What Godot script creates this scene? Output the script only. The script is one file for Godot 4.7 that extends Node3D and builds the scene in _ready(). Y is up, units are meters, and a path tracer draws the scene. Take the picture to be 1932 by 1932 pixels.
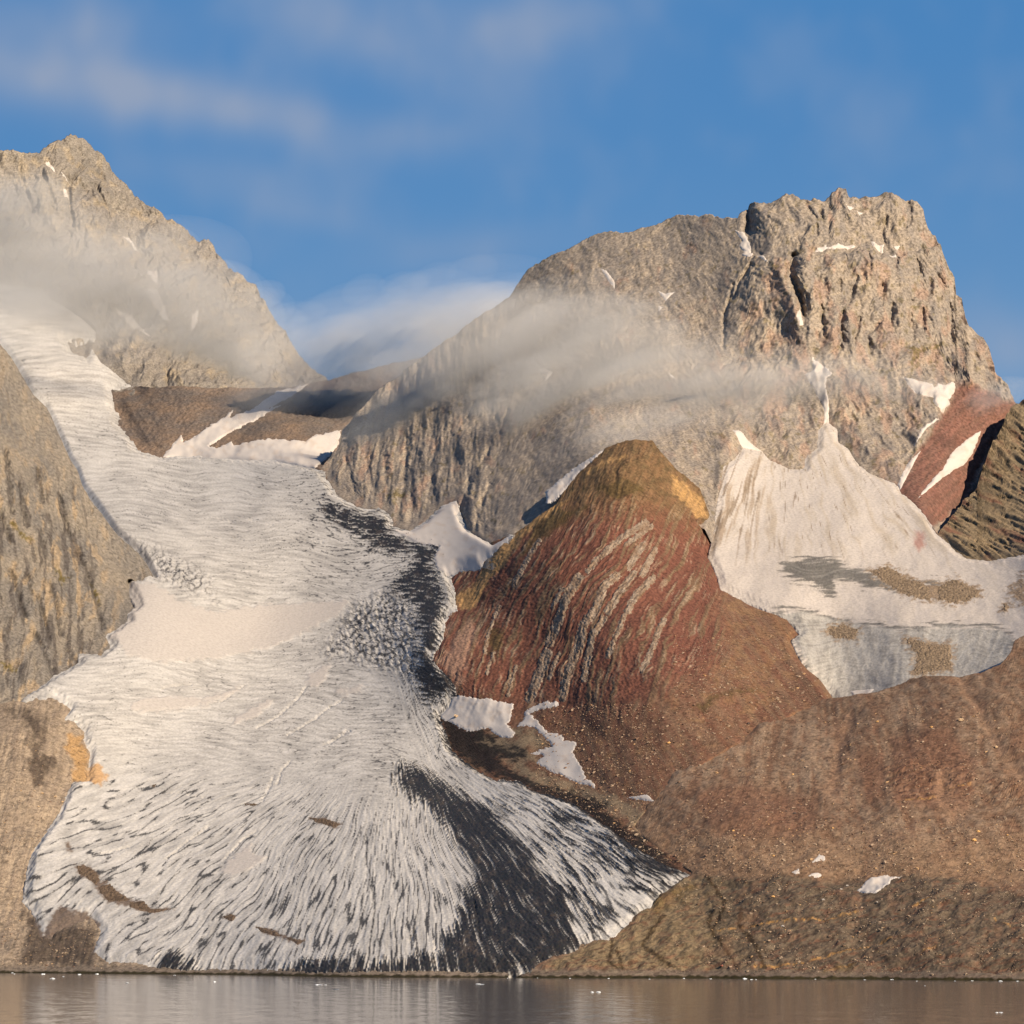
extends Node3D
# An arctic fjord: a crevassed glacier between a grey cliff, a red hill and two rocky peaks, with banks of low cloud.
# Outlines were read off the photograph on a grid 1932 units wide. A grid point gives a direction; the distance of every
# landform comes from control points (shore line, slopes and heights that suit the terrain), joined by smooth splines.

const F := 6099.0          # focal length on that grid (18 degrees high)
const CAM_H := 28.0        # eye height on the ship's deck
const G0 := -100.0         # fields: first grid value, step, count
const GS := 3.0
const GN := 720
const STEP := 1.9          # distance between terrain vertices

var cp := 0.0
var sp := 0.0
var n1: FastNoiseLite
var n3: FastNoiseLite
var n5: FastNoiseLite
var nr: FastNoiseLite
var nr2: FastNoiseLite
var nc: FastNoiseLite
var nv: FastNoiseLite
var rng := RandomNumberGenerator.new()

# depth fields, bedding and outlines
var ledge_line: PackedVector2Array

enum { F_B1, F_B2, F_BG, F_BA, F_BF, F_BH, F_BI, F_PSI, F_BEHIND, F_BEND, F_BLACK_BANK, F_BROWN, F_BROWN_CORE, F_CALM, F_CIRQUE, F_CLIFF_FOOT, F_CRACK, F_DARK_LEFT, F_DEBRIS, F_GRAVEL, F_GREY_ICE, F_GREY_SCREE, F_GULLY, F_HUMMOCK, F_ICE, F_ICE_WALL, F_LOBE, F_MORAINE, F_MOSS, F_MOSSY, F_OCHRE, F_OCHRE_ICE, F_OLIVE, F_PALE_SCREE, F_RED_SLOPE, F_RED_WASH, F_RUNNEL, F_SERAC, F_SNOW, F_STREAM, F_VEIN, F_PALE_RUN, F_RUSTY, F_LEDGES, F_RIB, F_JOINT, F_CREV }
const FIELDS := ["b1", "b2", "bg", "ba", "bf", "bh", "bi", "psi", "behind", "bend", "black_bank", "brown", "brown_core", "calm", "cirque", "cliff_foot", "crack", "dark_left", "debris", "gravel", "grey_ice", "grey_scree", "gully", "hummock", "ice", "ice_wall", "lobe", "moraine", "moss", "mossy", "ochre", "ochre_ice", "olive", "pale_scree", "red_slope", "red_wash", "runnel", "serac", "snow", "stream", "vein", "pale_run", "rusty", "ledges", "rib", "joint", "crev"]
var FLD: PackedFloat32Array

enum { GLAC, CIRQ, PEAK, CLIFF, SPUR, FAR, BACK, RED, MOR, MORL }
var mats := {}

# ---------------------------------------------------------------- small helpers
func ss(a: float, b: float, x: float) -> float:
	var t := clampf((x - a) / (b - a), 0.0, 1.0)
	return t * t * (3.0 - 2.0 * t)

func at(px: float, py: float, d: float) -> Vector3:
	var y0 := (966.0 - py) / F
	var t := d / (cp - y0 * sp)
	return Vector3((px - 966.0) / F * t, CAM_H + (y0 * cp + sp) * t, -d)

const CROP := {
	"o": [0.0, 0.0, 1.0], "c1": [0.0, 188.7, 0.3418], "c2": [566.0, 330.2, 0.3418], "c3": [1226.4, 306.6, 0.3652], "c4": [0.0, 801.8, 0.3418],
	"c5": [613.2, 801.8, 0.3418], "c6": [1271.6, 801.8, 0.3418], "c7": [0.0, 1271.6, 0.3418], "c8": [613.2, 1271.6, 0.3418], "c9": [1271.6, 1271.6, 0.3418],
	"d4": [1367.9, 330.2, 0.24414], "d2": [566.0, 1037.7, 0.24414], "d1": [188.7, 707.5, 0.24414], "d3": [754.7, 1462.2, 0.29297],
}

func pts(crop: String, flat: Array) -> PackedVector2Array:
	var c: Array = CROP[crop]
	var out := PackedVector2Array()
	for i in flat.size() / 2:
		out.append(Vector2(c[0] + c[2] * flat[2 * i], c[1] + c[2] * flat[2 * i + 1]))
	return out

func samp(f: int, px: float, py: float) -> float:
	var x := clampf((px - G0) / GS, 0.0, GN - 2.0)
	var y := clampf((py - G0) / GS, 0.0, GN - 2.0)
	var i := int(x)
	var j := int(y)
	x -= i
	y -= j
	var k := f * GN * GN + j * GN + i
	return lerpf(lerpf(FLD[k], FLD[k + 1], x), lerpf(FLD[k + GN], FLD[k + GN + 1], x), y)

func noise(type: int, fractal: int, octaves: int, sd: int, gain := 0.5) -> FastNoiseLite:
	var n := FastNoiseLite.new()
	n.noise_type = type
	n.fractal_type = fractal
	n.fractal_octaves = octaves
	n.fractal_gain = gain
	n.frequency = 1.0
	n.seed = sd
	return n

# thin-plate spline through points (x, y, value), laid out on the field grid
func spline(pts: PackedVector3Array) -> PackedFloat32Array:
	var n := pts.size()
	var m := n + 3
	var a := []
	for i in m:
		var row := PackedFloat64Array()
		row.resize(m + 1)
		if i < n:
			for j in n:
				var r2 := Vector2(pts[i].x - pts[j].x, pts[i].y - pts[j].y).length_squared() * 1e-6
				row[j] = r2 * log(r2) if r2 > 1e-12 else 0.002
			row[n] = 1.0
			row[n + 1] = pts[i].x * 1e-3
			row[n + 2] = pts[i].y * 1e-3
			row[m] = pts[i].z
		else:
			for j in n:
				row[j] = [1.0, pts[j].x * 1e-3, pts[j].y * 1e-3][i - n]
		a.append(row)
	for i in m:
		var best := i
		for r in range(i + 1, m):
			if absf(a[r][i]) > absf(a[best][i]):
				best = r
		var swap = a[i]
		a[i] = a[best]
		a[best] = swap
		var pi: PackedFloat64Array = a[i]
		for r in range(i + 1, m):
			var pr: PackedFloat64Array = a[r]
			var k := pr[i] / pi[i]
			if k != 0.0:
				for c in range(i, m + 1):
					pr[c] -= k * pi[c]
				a[r] = pr
	var w := PackedFloat64Array()
	w.resize(m)
	for i in range(m - 1, -1, -1):
		var v: float = a[i][m]
		for c in range(i + 1, m):
			v -= a[i][c] * w[c]
		w[i] = v / a[i][i]
	var small := GN / 8
	var im := Image.create(small, small, false, Image.FORMAT_RF)
	for j in small:
		for i in small:
			var x := (G0 + 10.5 + 24.0 * i) * 1e-3
			var y := (G0 + 10.5 + 24.0 * j) * 1e-3
			var v := w[n] + w[n + 1] * x + w[n + 2] * y
			for k in n:
				var dx := x - pts[k].x * 1e-3
				var dy := y - pts[k].y * 1e-3
				var r2 := dx * dx + dy * dy
				if r2 > 1e-12:
					v += w[k] * r2 * log(r2)
			im.set_pixel(i, j, Color(v, 0, 0))
	im.resize(GN, GN, Image.INTERPOLATE_CUBIC)
	return im.get_data().to_float32_array()

func trip(flat: Array) -> PackedVector3Array:
	var out := PackedVector3Array()
	for i in flat.size() / 3:
		out.append(Vector3(flat[3 * i], flat[3 * i + 1], flat[3 * i + 2]))
	return out

# signed distance (positive inside) to closed outlines, or to open lines when lines is true; clamped to +-far
func outline(polys: Array, far := 60.0, lines := false) -> PackedFloat32Array:
	var f := PackedFloat32Array()
	f.resize(GN * GN)
	f.fill(far if lines else -far)
	for poly: PackedVector2Array in polys:
		var n := poly.size()
		var lo := poly[0]
		var hi := poly[0]
		for q in poly:
			lo = lo.min(q)
			hi = hi.max(q)
		var i0 := maxi(0, int((lo.x - far - G0) / GS))
		var i1 := mini(GN - 1, int((hi.x + far - G0) / GS) + 1)
		var j0 := maxi(0, int((lo.y - far - G0) / GS))
		var j1 := mini(GN - 1, int((hi.y + far - G0) / GS) + 1)
		var w := i1 - i0 + 1
		var d := PackedFloat32Array()
		d.resize(w * (j1 - j0 + 1))
		d.fill(far * far)
		for i in (n - 1 if lines else n):
			var a := poly[i]
			var b := poly[(i + 1) % n]
			var abx := b.x - a.x
			var aby := b.y - a.y
			var l2 := maxf(abx * abx + aby * aby, 1e-6)
			var k0 := maxi(i0, int((minf(a.x, b.x) - far - G0) / GS))
			var k1 := mini(i1, int((maxf(a.x, b.x) + far - G0) / GS) + 1)
			for j in range(maxi(j0, int((minf(a.y, b.y) - far - G0) / GS)), mini(j1, int((maxf(a.y, b.y) + far - G0) / GS) + 1) + 1):
				var ay := G0 + j * GS - a.y
				var at0 := (j - j0) * w - i0
				for k in range(k0, k1 + 1):
					var ax := G0 + k * GS - a.x
					var t := clampf((ax * abx + ay * aby) / l2, 0.0, 1.0)
					var ex := ax - t * abx
					var ey := ay - t * aby
					var e := ex * ex + ey * ey
					if e < d[at0 + k]:
						d[at0 + k] = e
		for j in range(j0, j1 + 1):
			var y := G0 + j * GS + 0.01
			var xs := []
			if not lines:
				for i in n:
					var a := poly[i]
					var b := poly[(i + 1) % n]
					if (a.y > y) != (b.y > y):
						xs.append(a.x + (y - a.y) / (b.y - a.y) * (b.x - a.x))
				xs.sort()
			var c := 0
			for k in range(i0, i1 + 1):
				var x := G0 + k * GS
				while c < xs.size() and xs[c] <= x:
					c += 1
				var r := sqrt(d[(j - j0) * w + k - i0])
				var at1 := j * GN + k
				f[at1] = minf(f[at1], r) if lines else maxf(f[at1], r if c % 2 == 1 else -r)
	return f

var tasks := []

func _field(i: int) -> void:
	var t: Array = tasks[i]
	t[2] = spline(t[1]) if t.size() == 3 else outline(t[1], t[3], t[4])

func along(line: PackedVector2Array, x: float) -> float:
	var n := line.size()
	if x <= line[0].x:
		return line[0].y
	for i in n - 1:
		if x < line[i + 1].x:
			return lerpf(line[i].y, line[i + 1].y, (x - line[i].x) / (line[i + 1].x - line[i].x))
	return line[n - 1].y

func tag(o: Node, label: String, category: String, group := "", kind := "") -> Node:
	o.set_meta("label", label)
	o.set_meta("category", category)
	if group:
		o.set_meta("group", group)
	if kind:
		o.set_meta("kind", kind)
	return o

# ---------------------------------------------------------------- depth of each landform
func depth(land: int, px: float, py: float) -> float:
	var d := 0.0
	match land:
		GLAC:
			return samp(F_B1, px, py)
		CIRQ:
			return samp(F_B2, px, py)
		RED:
			d = samp(F_B1, px, py)
			d = lerpf(d, samp(F_B2, px, py) + 12.0, ss(-16.0, 2.0, samp(F_CIRQUE, px, py)))
			return d + 22.0 * ss(0.0, 16.0, samp(F_ICE, px, py)) + 14.0 * ss(0.0, 12.0, samp(F_MORAINE, px, py))
		MOR, MORL:
			d = samp(F_B1, px, py)
			if land == MOR:
				d += 16.0 * ss(0.0, -14.0, samp(F_MORAINE, px, py)) * ss(1585.0, 1545.0, px)
			return d + 22.0 * ss(0.0, 16.0, samp(F_ICE, px, py)) - 10.0 * ss(0.0, 70.0, samp(F_HUMMOCK, px, py))
		PEAK:
			d = samp(F_BG, px, py)
			var s := samp(F_CIRQUE, px, py)
			d = lerpf(d, samp(F_B2, px, py) + 25.0 * ss(-4.0, 20.0, s), ss(-16.0, 0.0, s))
			s = samp(F_ICE, px, py)
			d = lerpf(d, samp(F_B1, px, py) + 25.0 * ss(-4.0, 20.0, s), ss(-16.0, 0.0, s))
			var wob := 3.0 * n3.get_noise_2d(px / 14.0, py / 14.0)
			var q := samp(F_GULLY, px + wob, py)
			d += 26.0 * exp(-q * q / 64.0)
			q = samp(F_CRACK, px + wob, py)
			d += 8.5 * exp(-q * q / 13.0)
			q = samp(F_RIB, px + 2.0 * wob, py)
			return d - 9.0 * exp(-q * q / 150.0)
		CLIFF:
			d = samp(F_BA, px, py)
			var s := samp(F_CLIFF_FOOT, px, py)
			return lerpf(d, samp(F_B1, px, py) + 20.0 * ss(-2.0, 16.0, s), ss(-8.0, 0.0, s))
		SPUR:
			d = samp(F_BF, px, py)
			var s := samp(F_CIRQUE, px, py)
			return lerpf(d, samp(F_B2, px, py) + 20.0 * ss(-2.0, 16.0, s), ss(-24.0, 0.0, s))
		FAR:
			d = samp(F_BH, px, py)
			var s := samp(F_ICE, px, py)
			return lerpf(d, samp(F_B1, px, py) + 25.0 * ss(-2.0, 16.0, s), ss(-14.0, 0.0, s))
		BACK:
			d = samp(F_BI, px, py)
			var s := samp(F_ICE, px, py)
			return lerpf(d, samp(F_B1, px, py) + 25.0 * ss(-2.0, 16.0, s), ss(-30.0, 0.0, s))
	return d

const PUSH := {
	GLAC: Vector3(0, 1, 0.12), CIRQ: Vector3(0, 1, 0.3), PEAK: Vector3(0, 0.35, 0.94), CLIFF: Vector3(0.35, 0.3, 0.89), SPUR: Vector3(-0.2, 0.4, 0.89),
	FAR: Vector3(0.1, 0.35, 0.93), BACK: Vector3(0, 0.5, 0.86), RED: Vector3(0, 0.6, 0.8), MOR: Vector3(0, 0.9, 0.43), MORL: Vector3(0, 0.9, 0.43),
}

# ---------------------------------------------------------------- relief (metres, along PUSH) and base colour of each landform
func look(land: int, px: float, py: float, p: Vector3) -> Vector4:
	match land:
		GLAC:
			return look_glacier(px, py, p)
		CIRQ:
			return look_cirque(px, py, p)
		PEAK:
			return look_peak(px, py, p)
		CLIFF:
			return look_cliff(px, py, p)
		SPUR:
			return look_spur(px, py, p)
		FAR:
			return look_far(px, py, p)
		BACK:
			return look_back(px, py, p)
		RED:
			return look_red(px, py, p)
	return look_moraine(land, px, py, p)

func v4(d: float, c: Vector3) -> Vector4:
	return Vector4(d, clampf(c.x, 0.012, 0.95), clampf(c.y, 0.012, 0.95), clampf(c.z, 0.012, 0.95))

func look_glacier(px: float, py: float, p: Vector3) -> Vector4:
	var s := samp(F_ICE, px, py) + 3.0 * n3.get_noise_2d(px / 13.0, py / 13.0)
	var wx := 13.0 * n1.get_noise_2d(px / 210.0, py / 210.0) + 1.6 * n1.get_noise_2d(px / 45.0, py / 45.0)
	var wy := 13.0 * n1.get_noise_2d(px / 210.0 + 31.0, py / 210.0) + 1.6 * n1.get_noise_2d(px / 45.0 + 31.0, py / 45.0)
	# three systems of furrows: across the upper basin, along the bend at the hill's foot, fanning out over the tongue
	var dx := px - 745.0 + wx
	var dy := py - 1385.0 + wy
	var r := sqrt(dx * dx + dy * dy)
	var th := atan2(dx, maxf(dy, 1.0) + 20.0)
	var edge := samp(F_BEND, px, py)
	var w_fan := ss(1450.0, 1560.0, py + 0.14 * absf(px - 700.0)) * ss(60.0, 200.0, r)
	var w_edge := (1.0 - ss(40.0, 95.0, edge)) * ss(1180.0, 1300.0, py) * (1.0 - w_fan)
	var w_up := maxf(0.0, 1.0 - w_fan - w_edge)
	var w_serac := clampf(0.35 + samp(F_SERAC, px, py) * 0.03 + 0.15 * n3.get_noise_2d(px / 30.0, py / 30.0), 0.0, 1.0)
	var snow := samp(F_SNOW, px, py) + 9.0 * n5.get_noise_2d(px / 26.0, py / 12.0)
	var w_snow := ss(-3.0, 5.0, snow)
	var grain := n5.get_noise_2d(px / 4.0 + 3.0, py / 4.0)
	var patch := n3.get_noise_2d(px / 110.0 + 5.0, py / 80.0)
	# long tonal streaks, thin dirt lines and furrows, each in the three systems
	var tint := 0.0
	var line := 0.0
	var furrow := 0.0
	if w_fan > 0.01:
		var a := th * 26.0
		tint += w_fan * n5.get_noise_2d(a * 1.6 + 9.0, r / 80.0)
		line += w_fan * (nr.get_noise_2d(a * 0.8, r / 150.0) + 0.12 * ss(1600.0, 1720.0, py) * ss(300.0, 520.0, px))
		furrow += w_fan * (0.8 * n5.get_noise_2d(a * 0.9 + 40.0, r / 60.0) + 0.5 * n5.get_noise_2d(a * 2.6, r / 26.0))
	if w_edge > 0.01:
		var b := (edge + 0.5 * wx) / 8.0
		var run := (0.75 * px + py) / 1.2
		tint += w_edge * n5.get_noise_2d(b * 1.5 + 5.0, run / 70.0)
		line += w_edge * nr.get_noise_2d(b * 0.8, run / 80.0)
		furrow += w_edge * (0.7 * n5.get_noise_2d(b + 20.0, run / 60.0) + 0.3 * n5.get_noise_2d(b * 2.5, run / 24.0))
	if w_up > 0.01:
		var c := (py + wy - 0.07 * (px - 500.0)) / 7.0
		tint += w_up * n5.get_noise_2d(px / 75.0, c * 1.1 + 8.0)
		line += w_up * (nr.get_noise_2d((px + wx) / 60.0 + 3.0, c * 0.55 + 0.02 * px / 7.0) - 0.16 + 0.14 * ss(420.0, 720.0, px))
		furrow += w_up * (0.45 * n5.get_noise_2d(px / 55.0 + 50.0, c * 0.8) + 0.3 * n5.get_noise_2d(px / 22.0, c * 1.5))
	var calm := maxf(w_snow, 0.6 * ss(0.0, 40.0, samp(F_CALM, px, py)))
	# crevasses and blocks of ice
	var d := 0.7 * furrow * (1.0 - 0.85 * calm)
	var cell := terrace(n5.get_noise_2d((px + wx) / 17.0, (py + wy) / 24.0), 4.0)
	d += w_serac * (2.3 * cell + 1.2 * n5.get_noise_2d(px / 7.0, py / 10.0)) * (1.0 - w_snow)
	d += 0.2 * grain * (1.0 - w_snow)
	var front := ss(1640.0, 1760.0, py + 0.3 * maxf(0.0, px - 900.0))
	d += lerpf(6.0, 2.2, front) * ss(0.0, 18.0, s) - lerpf(16.0, 6.0, front) * ss(0.0, -12.0, s) + 0.8 * w_snow - 7.0 * ss(-8.0, 4.0, samp(F_BEHIND, px, py))
	# colours: dirty old ice, cleaner towards the lower tongue
	var c := Vector3(0.440, 0.406, 0.370).lerp(Vector3(0.249, 0.229, 0.210), clampf(0.36 + 0.85 * tint + 0.4 * patch - 0.16 * w_fan, 0.0, 1.0))
	c = c.lerp(Vector3(0.458, 0.424, 0.396), ss(0.15, 0.55, -tint + 0.3 * grain) * 0.6)
	c *= 1.0 + 0.13 * grain
	var dirty := 0.28 + 0.35 * patch + 0.35 * w_edge + 0.3 * w_fan + 0.25 * w_serac
	dirty += 0.5 * ss(420.0, 760.0, px) * ss(1180.0, 980.0, py) - 0.5 * calm
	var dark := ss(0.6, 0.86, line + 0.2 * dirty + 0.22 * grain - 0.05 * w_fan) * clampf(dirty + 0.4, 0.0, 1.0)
	dark = maxf(dark, w_serac * ss(0.45, 0.7, nr2.get_noise_2d(px / 24.0, py / 22.0) + 0.4 * grain + 0.12) * 0.92)  # dark depth of the cracks between ice blocks, put into the colour
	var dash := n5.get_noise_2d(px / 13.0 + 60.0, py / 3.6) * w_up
	if w_fan > 0.01:
		dash += w_fan * n5.get_noise_2d(th * 88.0 + 60.0, r / 75.0)
	if w_edge > 0.01:
		dash += w_edge * n5.get_noise_2d(edge / 2.6 + 60.0, (0.75 * px + py) / 16.0)
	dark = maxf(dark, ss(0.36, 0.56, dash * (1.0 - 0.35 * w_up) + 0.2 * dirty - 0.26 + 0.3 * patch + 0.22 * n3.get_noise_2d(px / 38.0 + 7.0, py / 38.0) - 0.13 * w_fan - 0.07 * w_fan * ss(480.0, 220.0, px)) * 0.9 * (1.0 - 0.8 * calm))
	var crev := samp(F_CREV, px + 3.0 * n3.get_noise_2d(px / 9.0, py / 9.0), py) + 2.0 * n5.get_noise_2d(px / 6.0 + 80.0, py / 6.0)
	d -= 1.4 * exp(-crev * crev / 3.0) * (1.0 - w_snow)
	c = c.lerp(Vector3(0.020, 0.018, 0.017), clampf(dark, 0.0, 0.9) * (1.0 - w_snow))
	c = c.lerp(Vector3(0.397, 0.349, 0.311) * (1.0 + 0.05 * tint), w_snow * 0.85)
	# moraines on the ice: black and brown debris, thickest along the old flow lines
	var m := samp(F_DEBRIS, px + wx * 0.4, py + wy * 0.4)
	var streak := 0.0
	if py > 1440.0:
		streak = 0.7 * n5.get_noise_2d(th * 26.0 + 3.0, r / 110.0) + 0.75 * n5.get_noise_2d(th * 110.0, r / 80.0)
	else:
		streak = n5.get_noise_2d(px / 34.0, (py + wy - 0.15 * px) / 6.0) + 0.5 * grain
	var md := ss(-6.0, 7.0, minf(m, lerpf(13.0, 11.0, front)) + 34.0 * streak + 4.0)
	var lobe := samp(F_LOBE, px, py)
	md = maxf(md, ss(-24.0, 24.0, lobe) * ss(0.0, 0.22, streak + 0.3 * patch - 0.04 + 0.12 * grain))
	var deb := Vector3(0.010, 0.009, 0.009).lerp(Vector3(0.043, 0.032, 0.024), ss(-0.2, 0.5, n5.get_noise_2d(px / 22.0 + 9.0, py / 22.0) - 0.2 + ss(0.0, 30.0, samp(F_BROWN_CORE, px, py)) * 0.5))
	deb *= 1.0 + 0.6 * n5.get_noise_2d(px / 3.0, py / 3.0 + 20.0)
	c = c.lerp(deb, md * 0.97)
	d += 0.9 * md * (1.0 + n5.get_noise_2d(px / 6.0 + 50.0, py / 6.0))
	var b2 := ss(-3.0, 4.0, samp(F_BROWN, px, py) + 7.0 * n5.get_noise_2d(px / 14.0, py / 9.0))
	c = c.lerp(Vector3(0.123, 0.084, 0.058) * (1.0 + 0.7 * n5.get_noise_2d(px / 3.0 + 7.0, py / 3.0)), b2 * 0.93)
	var o2 := ss(-4.0, 6.0, samp(F_OCHRE_ICE, px, py) + 9.0 * n5.get_noise_2d(px / 16.0, py / 12.0))
	c = c.lerp(Vector3(0.384, 0.222, 0.095) * (1.0 + 0.4 * n5.get_noise_2d(px / 4.0 + 7.0, py / 4.0)), o2 * 0.9)
	return v4(d, c)

func look_cirque(px: float, py: float, p: Vector3) -> Vector4:
	var s := samp(F_CIRQUE, px, py) + 2.5 * n5.get_noise_2d(px / 9.0, py / 9.0)
	var d := 3.0 * ss(0.0, 14.0, s) - 16.0 * ss(0.0, -12.0, s)
	# dirt streaks down the snow apron, out of the couloir above
	var dx := px - 1470.0
	var dy := py - 640.0
	var th := atan2(dx, dy) * 16.0
	var r := sqrt(dx * dx + dy * dy)
	var st := n5.get_noise_2d(th * 1.1 + 0.4 * n1.get_noise_2d(px / 60.0, py / 60.0), r / 210.0)
	var soft := n3.get_noise_2d(px / 70.0, py / 50.0)
	var grain := n5.get_noise_2d(px / 5.0, py / 5.0)
	var upper := ss(1100.0, 1000.0, py)
	var c := Vector3(0.422, 0.365, 0.319).lerp(Vector3(0.372, 0.310, 0.238), clampf(0.12 + 0.9 * st + 0.4 * soft, 0.0, 1.0) * (0.35 + 0.65 * upper))
	var near_hill := ss(1480.0, 1370.0, px + 0.25 * (py - 1000.0))
	c = c.lerp(Vector3(0.262, 0.194, 0.138), ss(0.1, 0.4, st + 0.2 * soft) * (0.2 + 0.65 * near_hill) * upper)
	c = c.lerp(Vector3(0.184, 0.133, 0.089), ss(0.18, 0.35, nr.get_noise_2d(th * 0.8 + 4.0, r / 260.0) - 0.55 + 0.25 * near_hill) * 0.8 * upper)
	c *= 1.0 + 0.05 * grain
	d += 0.12 * st + 1.0 * soft + 0.12 * grain
	# grey ice band and the ice wall below
	var g := maxf(samp(F_GREY_ICE, px, py), samp(F_ICE_WALL, px, py)) + 20.0 * n5.get_noise_2d(px / 60.0, py / 7.0)
	var wg := ss(-4.0, 7.0, g)
	var rib := n5.get_noise_2d((px - 1620.0) / (13.0 + 0.03 * (1400.0 - py)), py / 45.0)
	var lay := n5.get_noise_2d(px / 120.0, (py + 8.0 * n1.get_noise_2d(px / 60.0, 2.0)) / 5.0)
	var wall := ss(0.0, 8.0, samp(F_ICE_WALL, px, py))
	var ice := Vector3(0.333, 0.303, 0.268).lerp(Vector3(0.117, 0.104, 0.089), clampf(0.22 + 0.5 * lay + wall * (0.55 * rib - 0.05) + (1.0 - wall) * 0.75, 0.0, 1.0))
	ice *= 1.0 + 0.22 * n5.get_noise_2d(px / 3.5, py / 3.5)
	c = c.lerp(ice, wg)
	d += wg * (0.15 * lay + 0.35 * rib + 0.3 * n5.get_noise_2d(px / 4.0, py / 4.0))
	# gravel lying on the ice
	var b := ss(-8.0, 8.0, samp(F_GRAVEL, px, py) + 8.0 * n5.get_noise_2d(px / 3.5, py / 3.5) + 18.0 * n5.get_noise_2d(px / 22.0, py / 9.0))
	c = c.lerp(Vector3(0.225, 0.157, 0.099) * (1.0 + 0.75 * n5.get_noise_2d(px / 3.0, py / 3.0)), b)
	d += b * 0.3 * (1.0 + n5.get_noise_2d(px / 5.0, py / 5.0))
	var redsnow := ss(-4.0, 8.0, samp(F_RED_WASH, px, py) + 6.0 * n5.get_noise_2d(px / 12.0, py / 20.0))
	c = c.lerp(Vector3(0.311, 0.146, 0.109), redsnow * 0.75)
	return v4(d, c)

# rock: ribs and gullies that run down the face, blocks and grain
func terrace(n: float, k: float) -> float:
	var f := n * k
	var i := floorf(f)
	return (i + ss(0.25, 0.75, f - i)) / k

func crag(x: float, y: float, big: float, mid: float, fine: float) -> float:
	var w := x + 12.0 * n3.get_noise_2d(x / 80.0, y / 80.0)
	var d := big * terrace(n5.get_noise_2d(w / 75.0, y / 115.0), 6.0) + mid * terrace(n5.get_noise_2d(w / 19.0 + 9.0, y / 34.0), 5.0)
	d -= 0.5 * mid * ss(0.62, 0.95, nr.get_noise_2d(w / 34.0, y / 80.0)) * ss(-0.2, 0.3, n3.get_noise_2d(x / 60.0 + 9.0, y / 60.0))
	return d + fine * (n5.get_noise_2d(x / 6.0, y / 9.0) + 0.5 * nc.get_noise_2d(w / 5.0, y / 8.0))

func look_peak(px: float, py: float, p: Vector3) -> Vector4:
	var x := p.x
	var y := p.y
	var tower := ss(1340.0, 1460.0, px + 0.15 * (py - 500.0))
	var d := crag(x, y, lerpf(4.5, 15.0, tower), lerpf(1.5, 3.2, tower), 0.6) + (2.0 + 5.0 * tower) * nr2.get_noise_2d((x + 10.0 * n3.get_noise_2d(x / 60.0, y / 60.0)) / 150.0, y / 420.0)
	if px < 980.0:
		d += 7.0 * terrace(n5.get_noise_2d(x / 24.0 + 3.0, y / 150.0), 6.0) * ss(980.0, 880.0, px)
	# beds dipping across the left shoulder
	var lay := n5.get_noise_2d((x + 1.1 * y) / 120.0, (y - 0.45 * x) / 9.0)
	d += 0.7 * lay * (1.0 - tower)
	# a ledge across the tower
	var ledge := along(ledge_line, px) - py
	d += tower * 9.0 * (ss(6.0, -8.0, ledge) - 0.5)
	var a := n5.get_noise_2d(x / 70.0, y / 90.0)
	var b := n5.get_noise_2d(x / 9.0 + 40.0, y / 13.0)
	var c := Vector3(0.337, 0.271, 0.210).lerp(Vector3(0.262, 0.218, 0.182), clampf(0.5 + 1.1 * a, 0.0, 1.0))
	c = c.lerp(Vector3(0.365, 0.287, 0.210), ss(0.05, 0.5, lay) * 0.5)
	c *= 1.0 + 0.26 * b
	var warm := n5.get_noise_2d(x / 34.0 + 20.0, y / 75.0)
	c = c.lerp(Vector3(0.347, 0.194, 0.134), ss(0.12, 0.42, warm - 0.2 + 0.35 * tower * ss(420.0, 560.0, py) + 0.25 * ss(700.0, 850.0, py) * ss(1000.0, 800.0, px)) * 0.4)
	var grey := n5.get_noise_2d(x / 26.0 + 70.0, y / 60.0)
	c = c.lerp(Vector3(0.211, 0.182, 0.163), ss(0.08, 0.4, grey) * 0.6)
	var moss := ss(-4.0, 8.0, samp(F_MOSS, px, py) + 14.0 * n5.get_noise_2d(px / 12.0, py / 12.0))
	moss = maxf(moss, ss(0.34, 0.48, n5.get_noise_2d(x / 16.0 + 90.0, y / 22.0) + 0.06 * tower - 0.02) * 0.6)
	c = c.lerp(Vector3(0.128, 0.096, 0.029) * (1.0 + 0.5 * b), moss * 0.75)
	# the red slope under the peak
	var red := ss(-6.0, 10.0, samp(F_RED_SLOPE, px, py) + 10.0 * n5.get_noise_2d(px / 30.0, py / 30.0))
	if red > 0.0:
		d = lerpf(d, 2.0 * n5.get_noise_2d((px + py) / 24.0, (py - px) / 60.0) + 0.7 * b, red * 0.75)
		c = c.lerp(Vector3(0.218, 0.096, 0.070).lerp(Vector3(0.143, 0.072, 0.053), clampf(0.5 + n5.get_noise_2d((px + py) / 20.0, (py - px) / 90.0), 0.0, 1.0)) * (1.0 + 0.25 * b), red * 0.9)
	d *= 1.0 - 0.9 * ss(-26.0, 2.0, maxf(samp(F_CIRQUE, px, py), samp(F_ICE, px, py)))
	return v4(d, c)

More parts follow.
